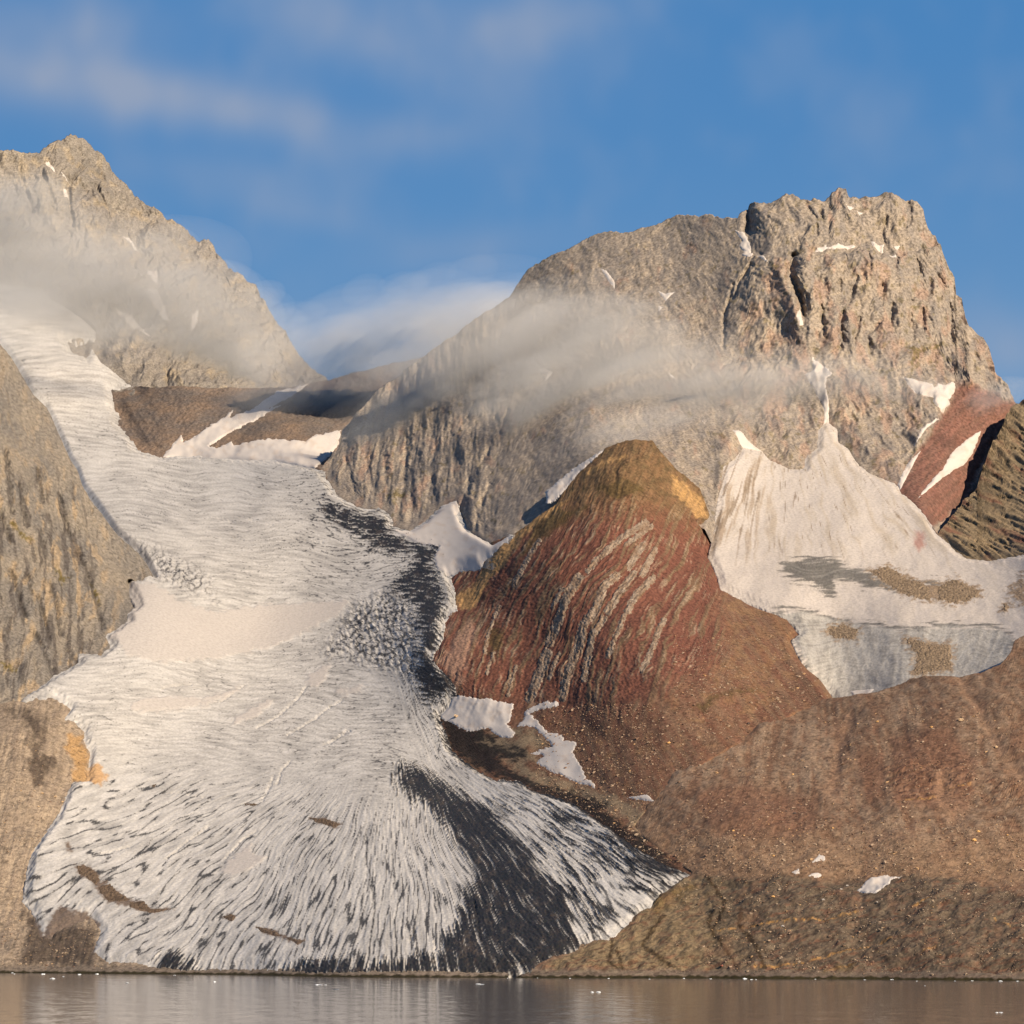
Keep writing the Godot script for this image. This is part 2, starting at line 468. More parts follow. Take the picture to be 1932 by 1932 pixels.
func look_cliff(px: float, py: float, p: Vector3) -> Vector4:
	# slabs cut by steep joints that lean to the left
	var x := p.x + 0.28 * p.y
	var y := p.y
	var w := x + 5.0 * n3.get_noise_2d(x / 50.0, y / 70.0)
	var low := ss(820.0, 980.0, py) * ss(240.0, 130.0, px - 0.1 * (py - 1000.0))
	var d := (4.0 + 5.0 * low) * terrace(n5.get_noise_2d(w / 60.0, y / 200.0), 6.0) + (1.5 + 3.0 * low) * terrace(n5.get_noise_2d(w / 14.0 + 5.0, y / 90.0), 5.0) - 2.0 * ss(0.6, 0.95, nr.get_noise_2d(w / 26.0, y / 90.0)) + 1.1 * n5.get_noise_2d(x / 5.0, y / 15.0) + 0.5 * nc.get_noise_2d(w / 5.0, y / 14.0)
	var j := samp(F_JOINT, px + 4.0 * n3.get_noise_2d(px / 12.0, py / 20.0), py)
	d -= 5.0 * exp(-j * j / 8.0)
	d *= 1.0 - 0.8 * ss(-24.0, 2.0, samp(F_CLIFF_FOOT, px, py))
	var seam := n5.get_noise_2d(w / 8.0 + 30.0, y / 90.0)
	var a := n5.get_noise_2d(x / 40.0, y / 80.0)
	var c := Vector3(0.239, 0.198, 0.157).lerp(Vector3(0.166, 0.146, 0.129), clampf(0.45 + 1.2 * a, 0.0, 1.0))
	c = c.lerp(Vector3(0.365, 0.259, 0.157), ss(0.12, 0.42, n5.get_noise_2d(w / 14.0 + 60.0, y / 60.0)) * 0.5 * (0.4 + low))
	c = c.lerp(Vector3(0.037, 0.031, 0.030), ss(8.0, 1.5, j + 6.0 * n5.get_noise_2d(px / 7.0, py / 24.0)) * 0.5)  # wet and lichen seams, with part of the joint shadow painted in
	c = c.lerp(Vector3(0.061, 0.049, 0.044), ss(0.16, 0.34, seam - 0.16 + 0.2 * low + 0.15 * a) * (0.1 + 0.5 * low))  # lichen streaks, plus the dark of shadowed cracks put into the colour
	c *= 1.0 + 0.25 * n5.get_noise_2d(x / 5.0, y / 8.0)
	var moss := ss(-3.0, 5.0, samp(F_MOSS, px, py) + 9.0 * n5.get_noise_2d(px / 9.0, py / 12.0))
	c = c.lerp(Vector3(0.123, 0.088, 0.019), moss * 0.8)
	return v4(d, c)

func look_spur(px: float, py: float, p: Vector3) -> Vector4:
	# thin upright beds, dark gaps between them
	var x := p.x + 0.42 * p.y
	var y := p.y
	var w := x + 2.0 * n3.get_noise_2d(x / 30.0, y / 45.0)
	var d := (5.0 * nr2.get_noise_2d(w / 40.0, y / 150.0) + 4.0 * terrace(n5.get_noise_2d(w / 8.0 + 4.0, y / 60.0), 4.0) - 4.0 * ss(0.6, 0.9, nr.get_noise_2d(w / 20.0, y / 60.0)) + 1.0 * n5.get_noise_2d(w / 4.0, y / 8.0)) * (1.0 - 0.8 * ss(-18.0, 2.0, samp(F_CIRQUE, px, py)))
	var c := Vector3(0.262, 0.188, 0.114).lerp(Vector3(0.185, 0.140, 0.090), clampf(0.5 + n5.get_noise_2d(w / 8.0, y / 40.0), 0.0, 1.0))
	c *= 1.0 + 0.3 * n5.get_noise_2d(w / 3.0, y / 7.0)
	var red := ss(-0.1, 0.35, n5.get_noise_2d(w / 30.0 + 9.0, y / 60.0) + ss(1840.0, 1760.0, px + 0.4 * (py - 950.0)) * 0.6 - 0.2)
	c = c.lerp(Vector3(0.172, 0.072, 0.050) * (1.0 + 0.2 * n5.get_noise_2d(w / 3.0, y / 7.0)), red * 0.8)
	return v4(d, c)

func look_far(px: float, py: float, p: Vector3) -> Vector4:
	var x := p.x
	var y := p.y
	var d := (crag(x * 0.8 + 300.0, y * 0.8, 24.0, 7.0, 1.4) + 7.0 * nr2.get_noise_2d(x / 170.0, y / 420.0) - 10.0 * exp(-pow(samp(F_JOINT, px + 3.0 * n3.get_noise_2d(px / 12.0, py / 20.0), py), 2.0) / 12.0)) * (1.0 - 0.9 * ss(-26.0, 2.0, samp(F_ICE, px, py)))
	var a := n5.get_noise_2d(x / 90.0, y / 120.0)
	var c := Vector3(0.262, 0.222, 0.182).lerp(Vector3(0.198, 0.172, 0.151), clampf(0.5 + 1.1 * a, 0.0, 1.0))
	c = c.lerp(Vector3(0.347, 0.267, 0.176), ss(0.1, 0.4, n5.get_noise_2d(x / 45.0 + 8.0, y / 60.0)) * 0.5)
	c *= 1.0 + 0.25 * n5.get_noise_2d(x / 12.0, y / 18.0)
	return v4(d, c)

func look_back(px: float, py: float, p: Vector3) -> Vector4:
	var d := 5.0 * n5.get_noise_2d(p.x / 60.0, p.y / 60.0) + 1.5 * n5.get_noise_2d(p.x / 9.0, p.y / 9.0)
	var a := n5.get_noise_2d(p.x / 70.0, p.y / 40.0)
	var c := Vector3(0.143, 0.115, 0.099).lerp(Vector3(0.211, 0.146, 0.104), clampf(0.4 + a + 0.5 * ss(800.0, 860.0, py), 0.0, 1.0))
	return v4(d, c * (1.0 + 0.25 * n5.get_noise_2d(p.x / 8.0, p.y / 8.0)))

func look_red(px: float, py: float, p: Vector3) -> Vector4:
	var q := samp(F_PSI, px, py) + 0.13 * n3.get_noise_2d(px / 60.0, py / 60.0) + 0.03 * n3.get_noise_2d(px / 14.0, py / 14.0)
	var run := (py - 0.2 * px) / 60.0
	var rock := ss(1405.0, 1290.0, py + 0.55 * maxf(0.0, px - 1180.0) + 20.0 * n3.get_noise_2d(px / 40.0, py / 40.0))
	rock *= ss(-25.0, 40.0, 1370.0 + 26.0 * n3.get_noise_2d(py / 50.0, 3.0) - px)
	var bed := n5.get_noise_2d(q * 3.6, run * 0.35)
	var thin := n5.get_noise_2d(q * 11.0 + 3.0, run)
	var grain := n5.get_noise_2d(px / 3.2, py / 3.2)
	var vary := 0.5 + 1.4 * n3.get_noise_2d(px / 60.0 + 12.0, py / 60.0)
	var d := rock * (1.6 * bed + 0.6 * thin * vary + 0.8 * terrace(n5.get_noise_2d(q * 7.0, run * 1.4), 4.0)) + 0.45 * grain + 3.0 * n3.get_noise_2d(px / 110.0, py / 110.0)
	d += rock * 0.9 * n5.get_noise_2d(px / 7.0, py / 7.0)
	var c := Vector3(0.138, 0.055, 0.037).lerp(Vector3(0.211, 0.092, 0.063), clampf(0.4 + 1.0 * thin * vary, 0.0, 1.0))
	c = c.lerp(Vector3(0.172, 0.120, 0.070), ss(0.04, 0.3, bed) * 0.75)
	c = c.lerp(Vector3(0.329, 0.236, 0.163), ss(0.14, 0.36, thin * vary + 0.35 * bed) * 0.65 * rock)
	c = c.lerp(Vector3(0.108, 0.052, 0.038), ss(0.1, 0.45, -thin) * 0.4 * vary)  # shade between the beds, painted as a darker red
	# scree below and beside the beds: brown-red, with lighter runs down the fall line
	var fall := n5.get_noise_2d((px - 0.35 * (py - 1200.0)) / 16.0 if px < 1230.0 else (px - 0.75 * (py - 1200.0)) / 20.0, py / 150.0)
	var scree := Vector3(0.172, 0.084, 0.053).lerp(Vector3(0.185, 0.110, 0.070), clampf(0.5 + 1.3 * fall, 0.0, 1.0))
	scree = scree.lerp(Vector3(0.262, 0.152, 0.074), ss(0.1, 0.5, n5.get_noise_2d(px / 40.0 + 5.0, py / 30.0) + 0.3 * ss(1400.0, 1300.0, absf(px - 1420.0) + py) ) * 0.35)
	c = scree.lerp(c, rock)
	# the ridge top: olive and ochre
	var top := ss(1000.0, 900.0, py - 0.25 * absf(px - 1170.0) + 18.0 * n3.get_noise_2d(px / 30.0, py / 30.0))
	c = c.lerp(Vector3(0.211, 0.125, 0.063).lerp(Vector3(0.128, 0.088, 0.044), clampf(0.5 + n5.get_noise_2d(px / 26.0, py / 20.0), 0.0, 1.0)), top * 0.85)
	c = c.lerp(Vector3(0.095, 0.065, 0.027), ss(-5.0, 12.0, samp(F_OLIVE, px, py) + 14.0 * n5.get_noise_2d(px / 18.0, py / 18.0)) * 0.75)
	c = c.lerp(Vector3(0.445, 0.259, 0.104).lerp(Vector3(0.337, 0.201, 0.095), clampf(0.5 + 1.2 * thin, 0.0, 1.0)), ss(-6.0, 3.0, samp(F_OCHRE, px, py) + 8.0 * n5.get_noise_2d(px / 16.0, py / 16.0)) * 0.92)
	c = c.lerp(Vector3(0.311, 0.188, 0.134), ss(-6.0, 14.0, samp(F_PALE_SCREE, px, py) + 16.0 * n5.get_noise_2d(px / 24.0, py / 24.0)) * 0.8)
	c = c.lerp(Vector3(0.254, 0.188, 0.121), ss(-6.0, 14.0, samp(F_GREY_SCREE, px, py) + 16.0 * n5.get_noise_2d(px / 24.0, py / 18.0)) * 0.85)
	c = c.lerp(Vector3(0.017, 0.016, 0.016) * (1.0 + 0.5 * grain), ss(-9.0, 6.0, samp(F_BLACK_BANK, px, py) + 5.0 + 16.0 * n5.get_noise_2d(px / 22.0, py / 9.0)) * 0.9)
	c *= 1.0 + 0.38 * grain
	return v4(d, c)

func look_moraine(land: int, px: float, py: float, p: Vector3) -> Vector4:
	var grain := n5.get_noise_2d(px / 3.0, py / 2.6)
	var mid := n5.get_noise_2d(px / 30.0, py / 18.0)
	var d := 0.4 * grain + 0.9 * mid + 3.0 * n3.get_noise_2d(px / 150.0, py / 80.0)
	var c: Vector3
	if land == MORL:
		var run := n5.get_noise_2d((px + 0.25 * py) / 14.0, py / 110.0)
		c = Vector3(0.347, 0.263, 0.186).lerp(Vector3(0.254, 0.191, 0.140), clampf(0.5 + run + 0.5 * mid, 0.0, 1.0))
		var dk := ss(-6.0, 14.0, samp(F_DARK_LEFT, px, py) + 18.0 * n5.get_noise_2d(px / 26.0, py / 34.0))
		c = c.lerp(Vector3(0.067, 0.049, 0.038), dk * 0.8)
		c = c.lerp(Vector3(0.394, 0.229, 0.095), ss(-4.0, 8.0, samp(F_OCHRE_ICE, px, py) + 10.0 * mid) * 0.8)
		c *= 1.0 + 0.4 * grain
		d += 0.8 * run
	else:
		# scree fans: stones sorted into runs that spread down from the crest
		var dx := px - 1560.0 - 0.35 * (px - 1560.0) * ss(1500.0, 1300.0, py)
		var dy := maxf(py - 1140.0, 60.0)
		var th := atan2(dx, dy) * 10.0 + 0.3 * n1.get_noise_2d(px / 160.0, py / 160.0)
		var run := n5.get_noise_2d(th * 1.6, py / 210.0)
		var fine := n5.get_noise_2d(th * 6.0, py / 140.0)
		var fan := ss(1650.0, 1560.0, py)
		c = Vector3(0.172, 0.103, 0.066).lerp(Vector3(0.243, 0.166, 0.114), clampf(0.4 + 0.7 * run + 0.9 * mid + 0.55 * ss(-8.0, 14.0, samp(F_PALE_RUN, px, py) + 16.0 * mid), 0.0, 1.0))
		c = c.lerp(Vector3(0.178, 0.092, 0.059), ss(0.05, 0.45, -run + 0.2 * fine - 0.3 * mid) * 0.3)
		c = c.lerp(Vector3(0.172, 0.088, 0.056) * (1.0 + 0.1 * fine), ss(-8.0, 16.0, samp(F_RUSTY, px, py) + 18.0 * mid) * 0.7)
		var ledges := ss(-6.0, 10.0, samp(F_LEDGES, px, py) + 16.0 * n5.get_noise_2d(px / 30.0, py / 30.0))
		if ledges > 0.0:
			var bench := n5.get_noise_2d(px / 36.0, (py + 0.18 * px) / 7.0)
			d += ledges * 1.8 * terrace(bench, 3.0)
			c = c.lerp(Vector3(0.123, 0.062, 0.041), ledges * ss(0.0, 0.25, bench) * 0.7)
		c *= 1.0 + 0.07 * fine * fan
		# dry gully down the middle
		c = c.lerp(Vector3(0.270, 0.163, 0.104), ss(16.0, 4.0, samp(F_RUNNEL, px + 6.0 * mid, py) * (1.0 if py < 1450.0 else 0.5)) * 0.55)
		d += fan * (0.35 * run + 0.03 * fine)
		var cut := samp(F_RUNNEL, px, py)
		d -= 1.3 * exp(-cut * cut / 120.0)
		var foot := ss(1540.0, 1620.0, py + 14.0 * mid)
		c = c.lerp(Vector3(0.225, 0.140, 0.086), foot * ss(1680.0, 1650.0, py) * 0.7)
		# older, darker hummocks along the shore, with thin ochre veins
		var hum := ss(-4.0, 10.0, samp(F_HUMMOCK, px, py) + 6.0 * mid)
		var h := Vector3(0.138, 0.103, 0.072).lerp(Vector3(0.099, 0.070, 0.050), clampf(0.5 + 1.3 * n5.get_noise_2d(px / 60.0, (py + 0.25 * px) / 14.0), 0.0, 1.0))
		h = h.lerp(Vector3(0.204, 0.146, 0.086), ss(1480.0, 1250.0, px + 40.0 * mid) * 0.85)
		h = h.lerp(Vector3(0.143, 0.069, 0.044), ss(0.05, 0.4, n5.get_noise_2d(px / 45.0 + 8.0, (py + 0.22 * px) / 9.0) + 0.3 * ss(1800.0, 1835.0, py) - 0.1) * 0.7)
		c = c.lerp(h, hum)
		d += hum * 2.5 * n5.get_noise_2d(px / 70.0, (py + 0.2 * px) / 30.0)
		var v := samp(F_VEIN, px, py + 2.0 * mid) + 1.8 * n5.get_noise_2d(px / 5.0, py / 5.0)
		c = c.lerp(Vector3(0.384, 0.208, 0.074), ss(2.4, 0.8, v) * ss(-0.35, 0.2, n3.get_noise_2d(px / 14.0, 4.0)) * 0.85)
		var wet := samp(F_STREAM, px + 5.0 * n5.get_noise_2d(px / 16.0, py / 12.0), py) + 4.0 * n5.get_noise_2d(px / 6.0, py / 6.0)
		c = c.lerp(Vector3(0.048, 0.031, 0.017), ss(6.0, 1.0, wet) * 0.85)
		c = c.lerp(Vector3(0.143, 0.088, 0.029), ss(-5.0, 12.0, samp(F_MOSSY, px, py) + 14.0 * mid) * 0.55)
		c = c.lerp(Vector3(0.198, 0.105, 0.066), ss(0.15, 0.45, n5.get_noise_2d(px / 70.0 + 40.0, py / 60.0)) * 0.3)
		c = c.lerp(Vector3(0.026, 0.022, 0.019), ss(-9.0, 9.0, samp(F_BLACK_BANK, px, py) + 5.0 + 14.0 * n5.get_noise_2d(px / 22.0, py / 9.0)) * 0.8)
		c *= 1.0 + 0.32 * grain
	# the strand: grey shingle and a wet dark tide line
	var up := p.y + 1.2 * n3.get_noise_2d(px / 20.0, 1.0)
	var strand := ss(7.0, 3.5, up)
	d *= 1.0 - 0.85 * strand
	c = c.lerp(Vector3(0.160, 0.125, 0.099) * (1.0 + 0.35 * grain), strand * 0.7)
	c = c.lerp(Vector3(0.037, 0.029, 0.013), ss(2.0, 1.0, up))
	return v4(d, c)

func spot(land: int, px: float, py: float) -> Array:
	var p := at(px, py, depth(land, px, py))
	var v := look(land, px, py, p)
	return [p + PUSH[land] * v.x, Color(v.y, v.z, v.w)]

# ---------------------------------------------------------------- meshes
var job := {}
var triangles := 0

func _row(j: int) -> void:
	var land: int = job.land
	var cols: int = job.cols
	var rows: int = job.rows
	var push: Vector3 = PUSH[land]
	var pos := PackedVector3Array()
	var col := PackedColorArray()
	pos.resize(cols)
	col.resize(cols)
	var v := float(j) / (rows - 1)
	var tops: PackedFloat32Array = job.tops
	var bots: PackedFloat32Array = job.bots
	var x0: float = job.x0
	for i in cols:
		var px := x0 + i * STEP
		var py := lerpf(tops[i], bots[i], v)
		var p := at(px, py, depth(land, px, py))
		var e := look(land, px, py, p)
		pos[i] = p + push * e.x
		col[i] = Color(e.y, e.z, e.w)
	var pj: Array = job.pos
	var cj: Array = job.col
	pj[j] = pos
	cj[j] = col

func terrain(called: String, land: int, x0: float, x1: float, top: PackedVector2Array, bottom: PackedVector2Array, crest: float, keep := -1, jag := 0.0) -> MeshInstance3D:
	var cols := int((x1 - x0) / STEP) + 1
	var tops := PackedFloat32Array()
	var bots := PackedFloat32Array()
	var tall := 0.0
	for i in cols:
		var px := x0 + i * STEP
		var t := along(top, px)
		if jag > 0.0:
			t += jag * (n5.get_noise_2d(px / 12.0, 7.0) + 0.8 * nr2.get_noise_2d(px / 30.0, 2.0))
		tops.append(t)
		bots.append(maxf(along(bottom, px), t + 2.0))
		tall = maxf(tall, bots[i] - t)
	var rows := int(tall / STEP) + 2
	var pj := []
	var cj := []
	pj.resize(rows)
	cj.resize(rows)
	job = {"land": land, "cols": cols, "rows": rows, "x0": x0, "tops": tops, "bots": bots, "pos": pj, "col": cj}
	WorkerThreadPool.wait_for_group_task_completion(WorkerThreadPool.add_group_task(_row, rows, -1, true))
	var pos := PackedVector3Array()
	var col := PackedColorArray()
	# behind the crest the ground falls away on the far side
	var backs := [[420.0, 340.0], [130.0, 95.0], [34.0, 18.0], [9.0, 2.5]] if crest > 0.0 else []
	for b in backs:
		var line: PackedVector3Array = job.pos[0].duplicate()
		for i in cols:
			line[i] += Vector3(0, -b[1] * crest, -b[0] * crest)
		pos.append_array(line)
		col.append_array(job.col[0])
	for j in rows:
		pos.append_array(job.pos[j])
		col.append_array(job.col[j])
	rows += backs.size()
	var nor := PackedVector3Array()
	nor.resize(pos.size())
	var idx := PackedInt32Array()
	
	for j in rows:
		var jm := maxi(j - 1, 0) * cols
		var jp := mini(j + 1, rows - 1) * cols
		for i in cols:
			var k := j * cols + i
			nor[k] = (pos[jm + i] - pos[jp + i]).cross(pos[j * cols + maxi(i - 1, 0)] - pos[j * cols + mini(i + 1, cols - 1)]).normalized()
			if i < cols - 1 and j < rows - 1:
				if keep >= 0:
					var v := (j + 0.5 - backs.size()) / (rows - backs.size() - 1)
					if samp(keep, x0 + i * STEP, lerpf(tops[i], bots[i], v)) < -16.0:
						continue
				idx.append_array([k, k + 1, k + cols, k + 1, k + cols + 1, k + cols])
	return commit(called, pos, nor, col, idx, {GLAC: "ice", CIRQ: "ice", RED: "scree", MOR: "scree", MORL: "scree"}.get(land, "rock"))

func commit(called: String, pos: PackedVector3Array, nor: PackedVector3Array, col: PackedColorArray, idx: PackedInt32Array, m: String, parent: Node = self) -> MeshInstance3D:
	# leave out corners that no triangle uses
	var to := PackedInt32Array()
	to.resize(pos.size())
	to.fill(-1)
	var n := 0
	for k in idx:
		if to[k] < 0:
			to[k] = 1
			n += 1
	if n < pos.size():
		n = 0
		for k in pos.size():
			if to[k] > 0:
				to[k] = n
				pos[n] = pos[k]
				nor[n] = nor[k]
				col[n] = col[k]
				n += 1
		pos.resize(n)
		nor.resize(n)
		col.resize(n)
		for k in idx.size():
			idx[k] = to[idx[k]]
	triangles += idx.size() / 3
	var a := []
	a.resize(Mesh.ARRAY_MAX)
	a[Mesh.ARRAY_VERTEX] = pos
	a[Mesh.ARRAY_NORMAL] = nor
	a[Mesh.ARRAY_COLOR] = col
	a[Mesh.ARRAY_INDEX] = idx
	var mesh := ArrayMesh.new()
	mesh.add_surface_from_arrays(Mesh.PRIMITIVE_TRIANGLES, a)
	mesh.surface_set_material(0, mats[m])
	var o := MeshInstance3D.new()
	o.mesh = mesh
	o.name = called
	parent.add_child(o, true)
	return o

func edge_distance(shape: PackedVector2Array, p: Vector2, half: float) -> float:
	# inside a closed outline (half == 0) or within half of an open line
	var d := 1e9
	var n := shape.size()
	for i in (n if half == 0.0 else n - 1):
		d = minf(d, p.distance_to(Geometry2D.get_closest_point_to_segment(p, shape[i], shape[(i + 1) % n])))
	if half > 0.0:
		return half - d
	return d if Geometry2D.is_point_in_polygon(p, shape) else -d

# a sheet of snow, or a rib of rock, lying on a landform: thick metres deep in its middle, its rim sunk into the ground
func sheet(called: String, land: int, shape: PackedVector2Array, half: float, thick: float, ragged: float, kind: String, parent: Node = self) -> MeshInstance3D:
	var lo := shape[0]
	var hi := shape[0]
	for q in shape:
		lo = lo.min(q)
		hi = hi.max(q)
	lo -= Vector2(6 + half, 6 + half)
	hi += Vector2(6 + half, 6 + half)
	var st := 1.3 if (hi.x - lo.x) * (hi.y - lo.y) < 30000.0 else STEP
	var cols := int((hi.x - lo.x) / st) + 1
	var rows := int((hi.y - lo.y) / st) + 1
	var base := PackedVector3Array()
	var rise := PackedFloat32Array()
	var col := PackedColorArray()
	var dist := PackedFloat32Array()
	for j in rows:
		for i in cols:
			var q := lo + Vector2(i, j) * st
			var s := edge_distance(shape, q, half)
			if s < -6.0:
				base.append(Vector3.ZERO)
				rise.append(0.0)
				col.append(Color.BLACK)
				dist.append(s)
				continue
			s += ragged * (1.1 * n5.get_noise_2d(q.x / 14.0, q.y / 10.0) + 0.4 * n5.get_noise_2d(q.x / 5.0, q.y / 5.0)) - 0.1 * ragged
			dist.append(maxf(s, -5.9))
			var p := at(q.x, q.y, depth(land, q.x, q.y))
			var e := look(land, q.x, q.y, p)
			base.append(p)
			rise.append(e.x)
			var c: Vector3
			if kind == "snow":
				c = Vector3(0.414, 0.365, 0.326) * (1.0 + 0.06 * n5.get_noise_2d(q.x / 14.0, q.y / 14.0))
				c = c.lerp(Vector3(0.364, 0.289, 0.232), ss(0.1, 0.5, n5.get_noise_2d(q.x / 30.0 + 4.0, q.y / 22.0)) * 0.5)
			elif kind == "debris":
				c = Vector3(0.133, 0.092, 0.063) * (1.0 + 0.6 * n5.get_noise_2d(q.x / 3.0 + 7.0, q.y / 3.0))
			elif kind == "gravel":
				c = Vector3(0.232, 0.166, 0.109) * (1.0 + 0.6 * n5.get_noise_2d(q.x / 3.0 + 7.0, q.y / 3.0))
			else:
				c = Vector3(0.303, 0.229, 0.170).lerp(Vector3(0.218, 0.146, 0.099), clampf(0.5 + 1.5 * n5.get_noise_2d(q.x / 18.0, q.y / 18.0), 0.0, 1.0)) * (1.0 + 0.3 * n5.get_noise_2d(q.x / 5.0, q.y / 7.0))
			col.append(Color(clampf(c.x, 0.02, 0.95), clampf(c.y, 0.02, 0.95), clampf(c.z, 0.02, 0.95)))
	# snow fills hollows: its surface is the ground's relief smoothed, and never below the ground
	var flat := rise.duplicate()
	if kind == "snow":
		for turn in 3:
			var last := flat.duplicate()
			for j in range(1, rows - 1):
				for i in range(1, cols - 1):
					var k := j * cols + i
					var sum := 0.0
					var n := 0.0
					for o in [-cols - 1, -cols, -cols + 1, -1, 0, 1, cols - 1, cols, cols + 1]:
						if dist[k + o] >= -6.0:
							sum += last[k + o]
							n += 1.0
					if n > 0.0:
						flat[k] = sum / n
	# one piece: of the islands that a ragged edge leaves, only the largest stays
	var island := PackedInt32Array()
	island.resize(dist.size())
	var best := 0
	var most := 0
	var count := 0
	for k0 in dist.size():
		if island[k0] != 0 or dist[k0] <= -0.5:
			continue
		count += 1
		island[k0] = count
		var todo := [k0]
		var n := 0
		while todo:
			var k: int = todo.pop_back()
			n += 1
			var i := k % cols
			for o in [-1 if i > 0 else 0, 1 if i < cols - 1 else 0, -cols, cols]:
				var m: int = k + o
				if m >= 0 and m < dist.size() and island[m] == 0 and dist[m] > -0.5:
					island[m] = count
					todo.append(m)
		if n > most:
			most = n
			best = count
	for k in dist.size():
		if island[k] != best and dist[k] > -0.5:
			dist[k] = -2.6
	var pos := PackedVector3Array()
	for k in base.size():
		var s := dist[k]
		var up := clampf(s * 0.4, -2.0, 1.0) * thick * 0.45
		if kind == "snow":
			up += lerpf(rise[k], maxf(flat[k], rise[k] - 0.6 * thick), ss(0.0, 3.0, s))
		else:
			up += rise[k] + 0.7 * n5.get_noise_2d(base[k].x / 3.0, base[k].y / 3.0) * ss(0.0, 2.0, s)
		pos.append(base[k] + PUSH[land] * up)
	var nor := PackedVector3Array()
	nor.resize(pos.size())
	var idx := PackedInt32Array()
	for j in rows:
		for i in cols:
			var k := j * cols + i
			if dist[k] < -6.0:
				nor[k] = Vector3.UP
				continue
			var u := k - cols if j > 0 and dist[k - cols] >= -6.0 else k
			var d := k + cols if j < rows - 1 and dist[k + cols] >= -6.0 else k
			var l := k - 1 if i > 0 and dist[k - 1] >= -6.0 else k
			var r := k + 1 if i < cols - 1 and dist[k + 1] >= -6.0 else k
			nor[k] = (pos[u] - pos[d]).cross(pos[l] - pos[r]).normalized()
			if nor[k] == Vector3.ZERO:
				nor[k] = Vector3.UP
			if i < cols - 1 and j < rows - 1 and minf(minf(dist[k], dist[k + 1]), minf(dist[k + cols], dist[k + cols + 1])) >= -6.0 and maxf(maxf(dist[k], dist[k + 1]), maxf(dist[k + cols], dist[k + cols + 1])) > -0.5:
				idx.append_array([k, k + 1, k + cols, k + 1, k + cols + 1, k + cols])
	return commit(called, pos, nor, col, idx, "snow" if kind == "snow" else "rock" if kind == "rock" else "scree", parent)

# an irregular lump, as array mesh: half axes r, low facets
func lump(sd: int, flat: float, spike: float) -> ArrayMesh:
	var ico := SphereMesh.new()
	ico.radial_segments = 12
	ico.rings = 7
	ico.radius = 1.0
	ico.height = 2.0
	var a := ico.get_mesh_arrays()
	var v: PackedVector3Array = a[Mesh.ARRAY_VERTEX]
	for i in v.size():
		var q := v[i]
		var k := 1.0 + spike * n3.get_noise_3d(q.x * 1.3 + sd * 7.1, q.y * 1.3, q.z * 1.3) + 0.35 * spike * nv.get_noise_3d(q.x * 1.6 + sd * 3.0, q.y * 1.6, q.z * 1.6)
		v[i] = Vector3(q.x, maxf(q.y, -0.4) * flat, q.z) * k
	var st := SurfaceTool.new()
	st.begin(Mesh.PRIMITIVE_TRIANGLES)
	var index: PackedInt32Array = a[Mesh.ARRAY_INDEX]
	st.set_smooth_group(-1)
	for i in index:
		st.add_vertex(v[i])
	st.generate_normals()
	return st.commit()

func grain_texture(sd: int, low: float, cells: bool, height: bool) -> NoiseTexture2D:
	var t := NoiseTexture2D.new()
	t.width = 1024
	t.height = 1024
	t.seamless = true
	t.seamless_blend_skirt = 0.1
	var n := noise(FastNoiseLite.TYPE_CELLULAR if cells else FastNoiseLite.TYPE_SIMPLEX, FastNoiseLite.FRACTAL_FBM, 4, sd, 0.6)
	n.frequency = 0.035 if cells else 0.03
	n.cellular_return_type = FastNoiseLite.RETURN_CELL_VALUE
	t.noise = n
	if not height:
		var g := Gradient.new()
		g.offsets = PackedFloat32Array([0.12, 0.5, 0.88])
		g.colors = PackedColorArray([Color(low, low, low), Color(lerpf(low, 1.0, 0.72), lerpf(low, 1.0, 0.715), lerpf(low, 1.0, 0.71)), Color(1, 1, 1)])
		t.color_ramp = g
	return t

func material(called: String, rough: float, spec := 0.3, low := 0.0, cells := false, relief := 0.0, tile := 170.0) -> StandardMaterial3D:
	var m := StandardMaterial3D.new()
	m.resource_name = called
	m.vertex_color_use_as_albedo = true
	m.roughness = rough
	m.metallic_specular = spec
	if low > 0.0:
		m.albedo_texture = grain_texture(called.length() + 100, low, cells, false)
		m.heightmap_enabled = true
		m.heightmap_texture = grain_texture(called.length() + 200, low, cells, true)
		m.heightmap_scale = relief
		m.uv1_triplanar = true
		m.uv1_world_triplanar = true
		m.uv1_scale = Vector3.ONE / tile
	mats[called] = m
	return m

# ---------------------------------------------------------------- sky
var sky_rows := []
var wisps := []

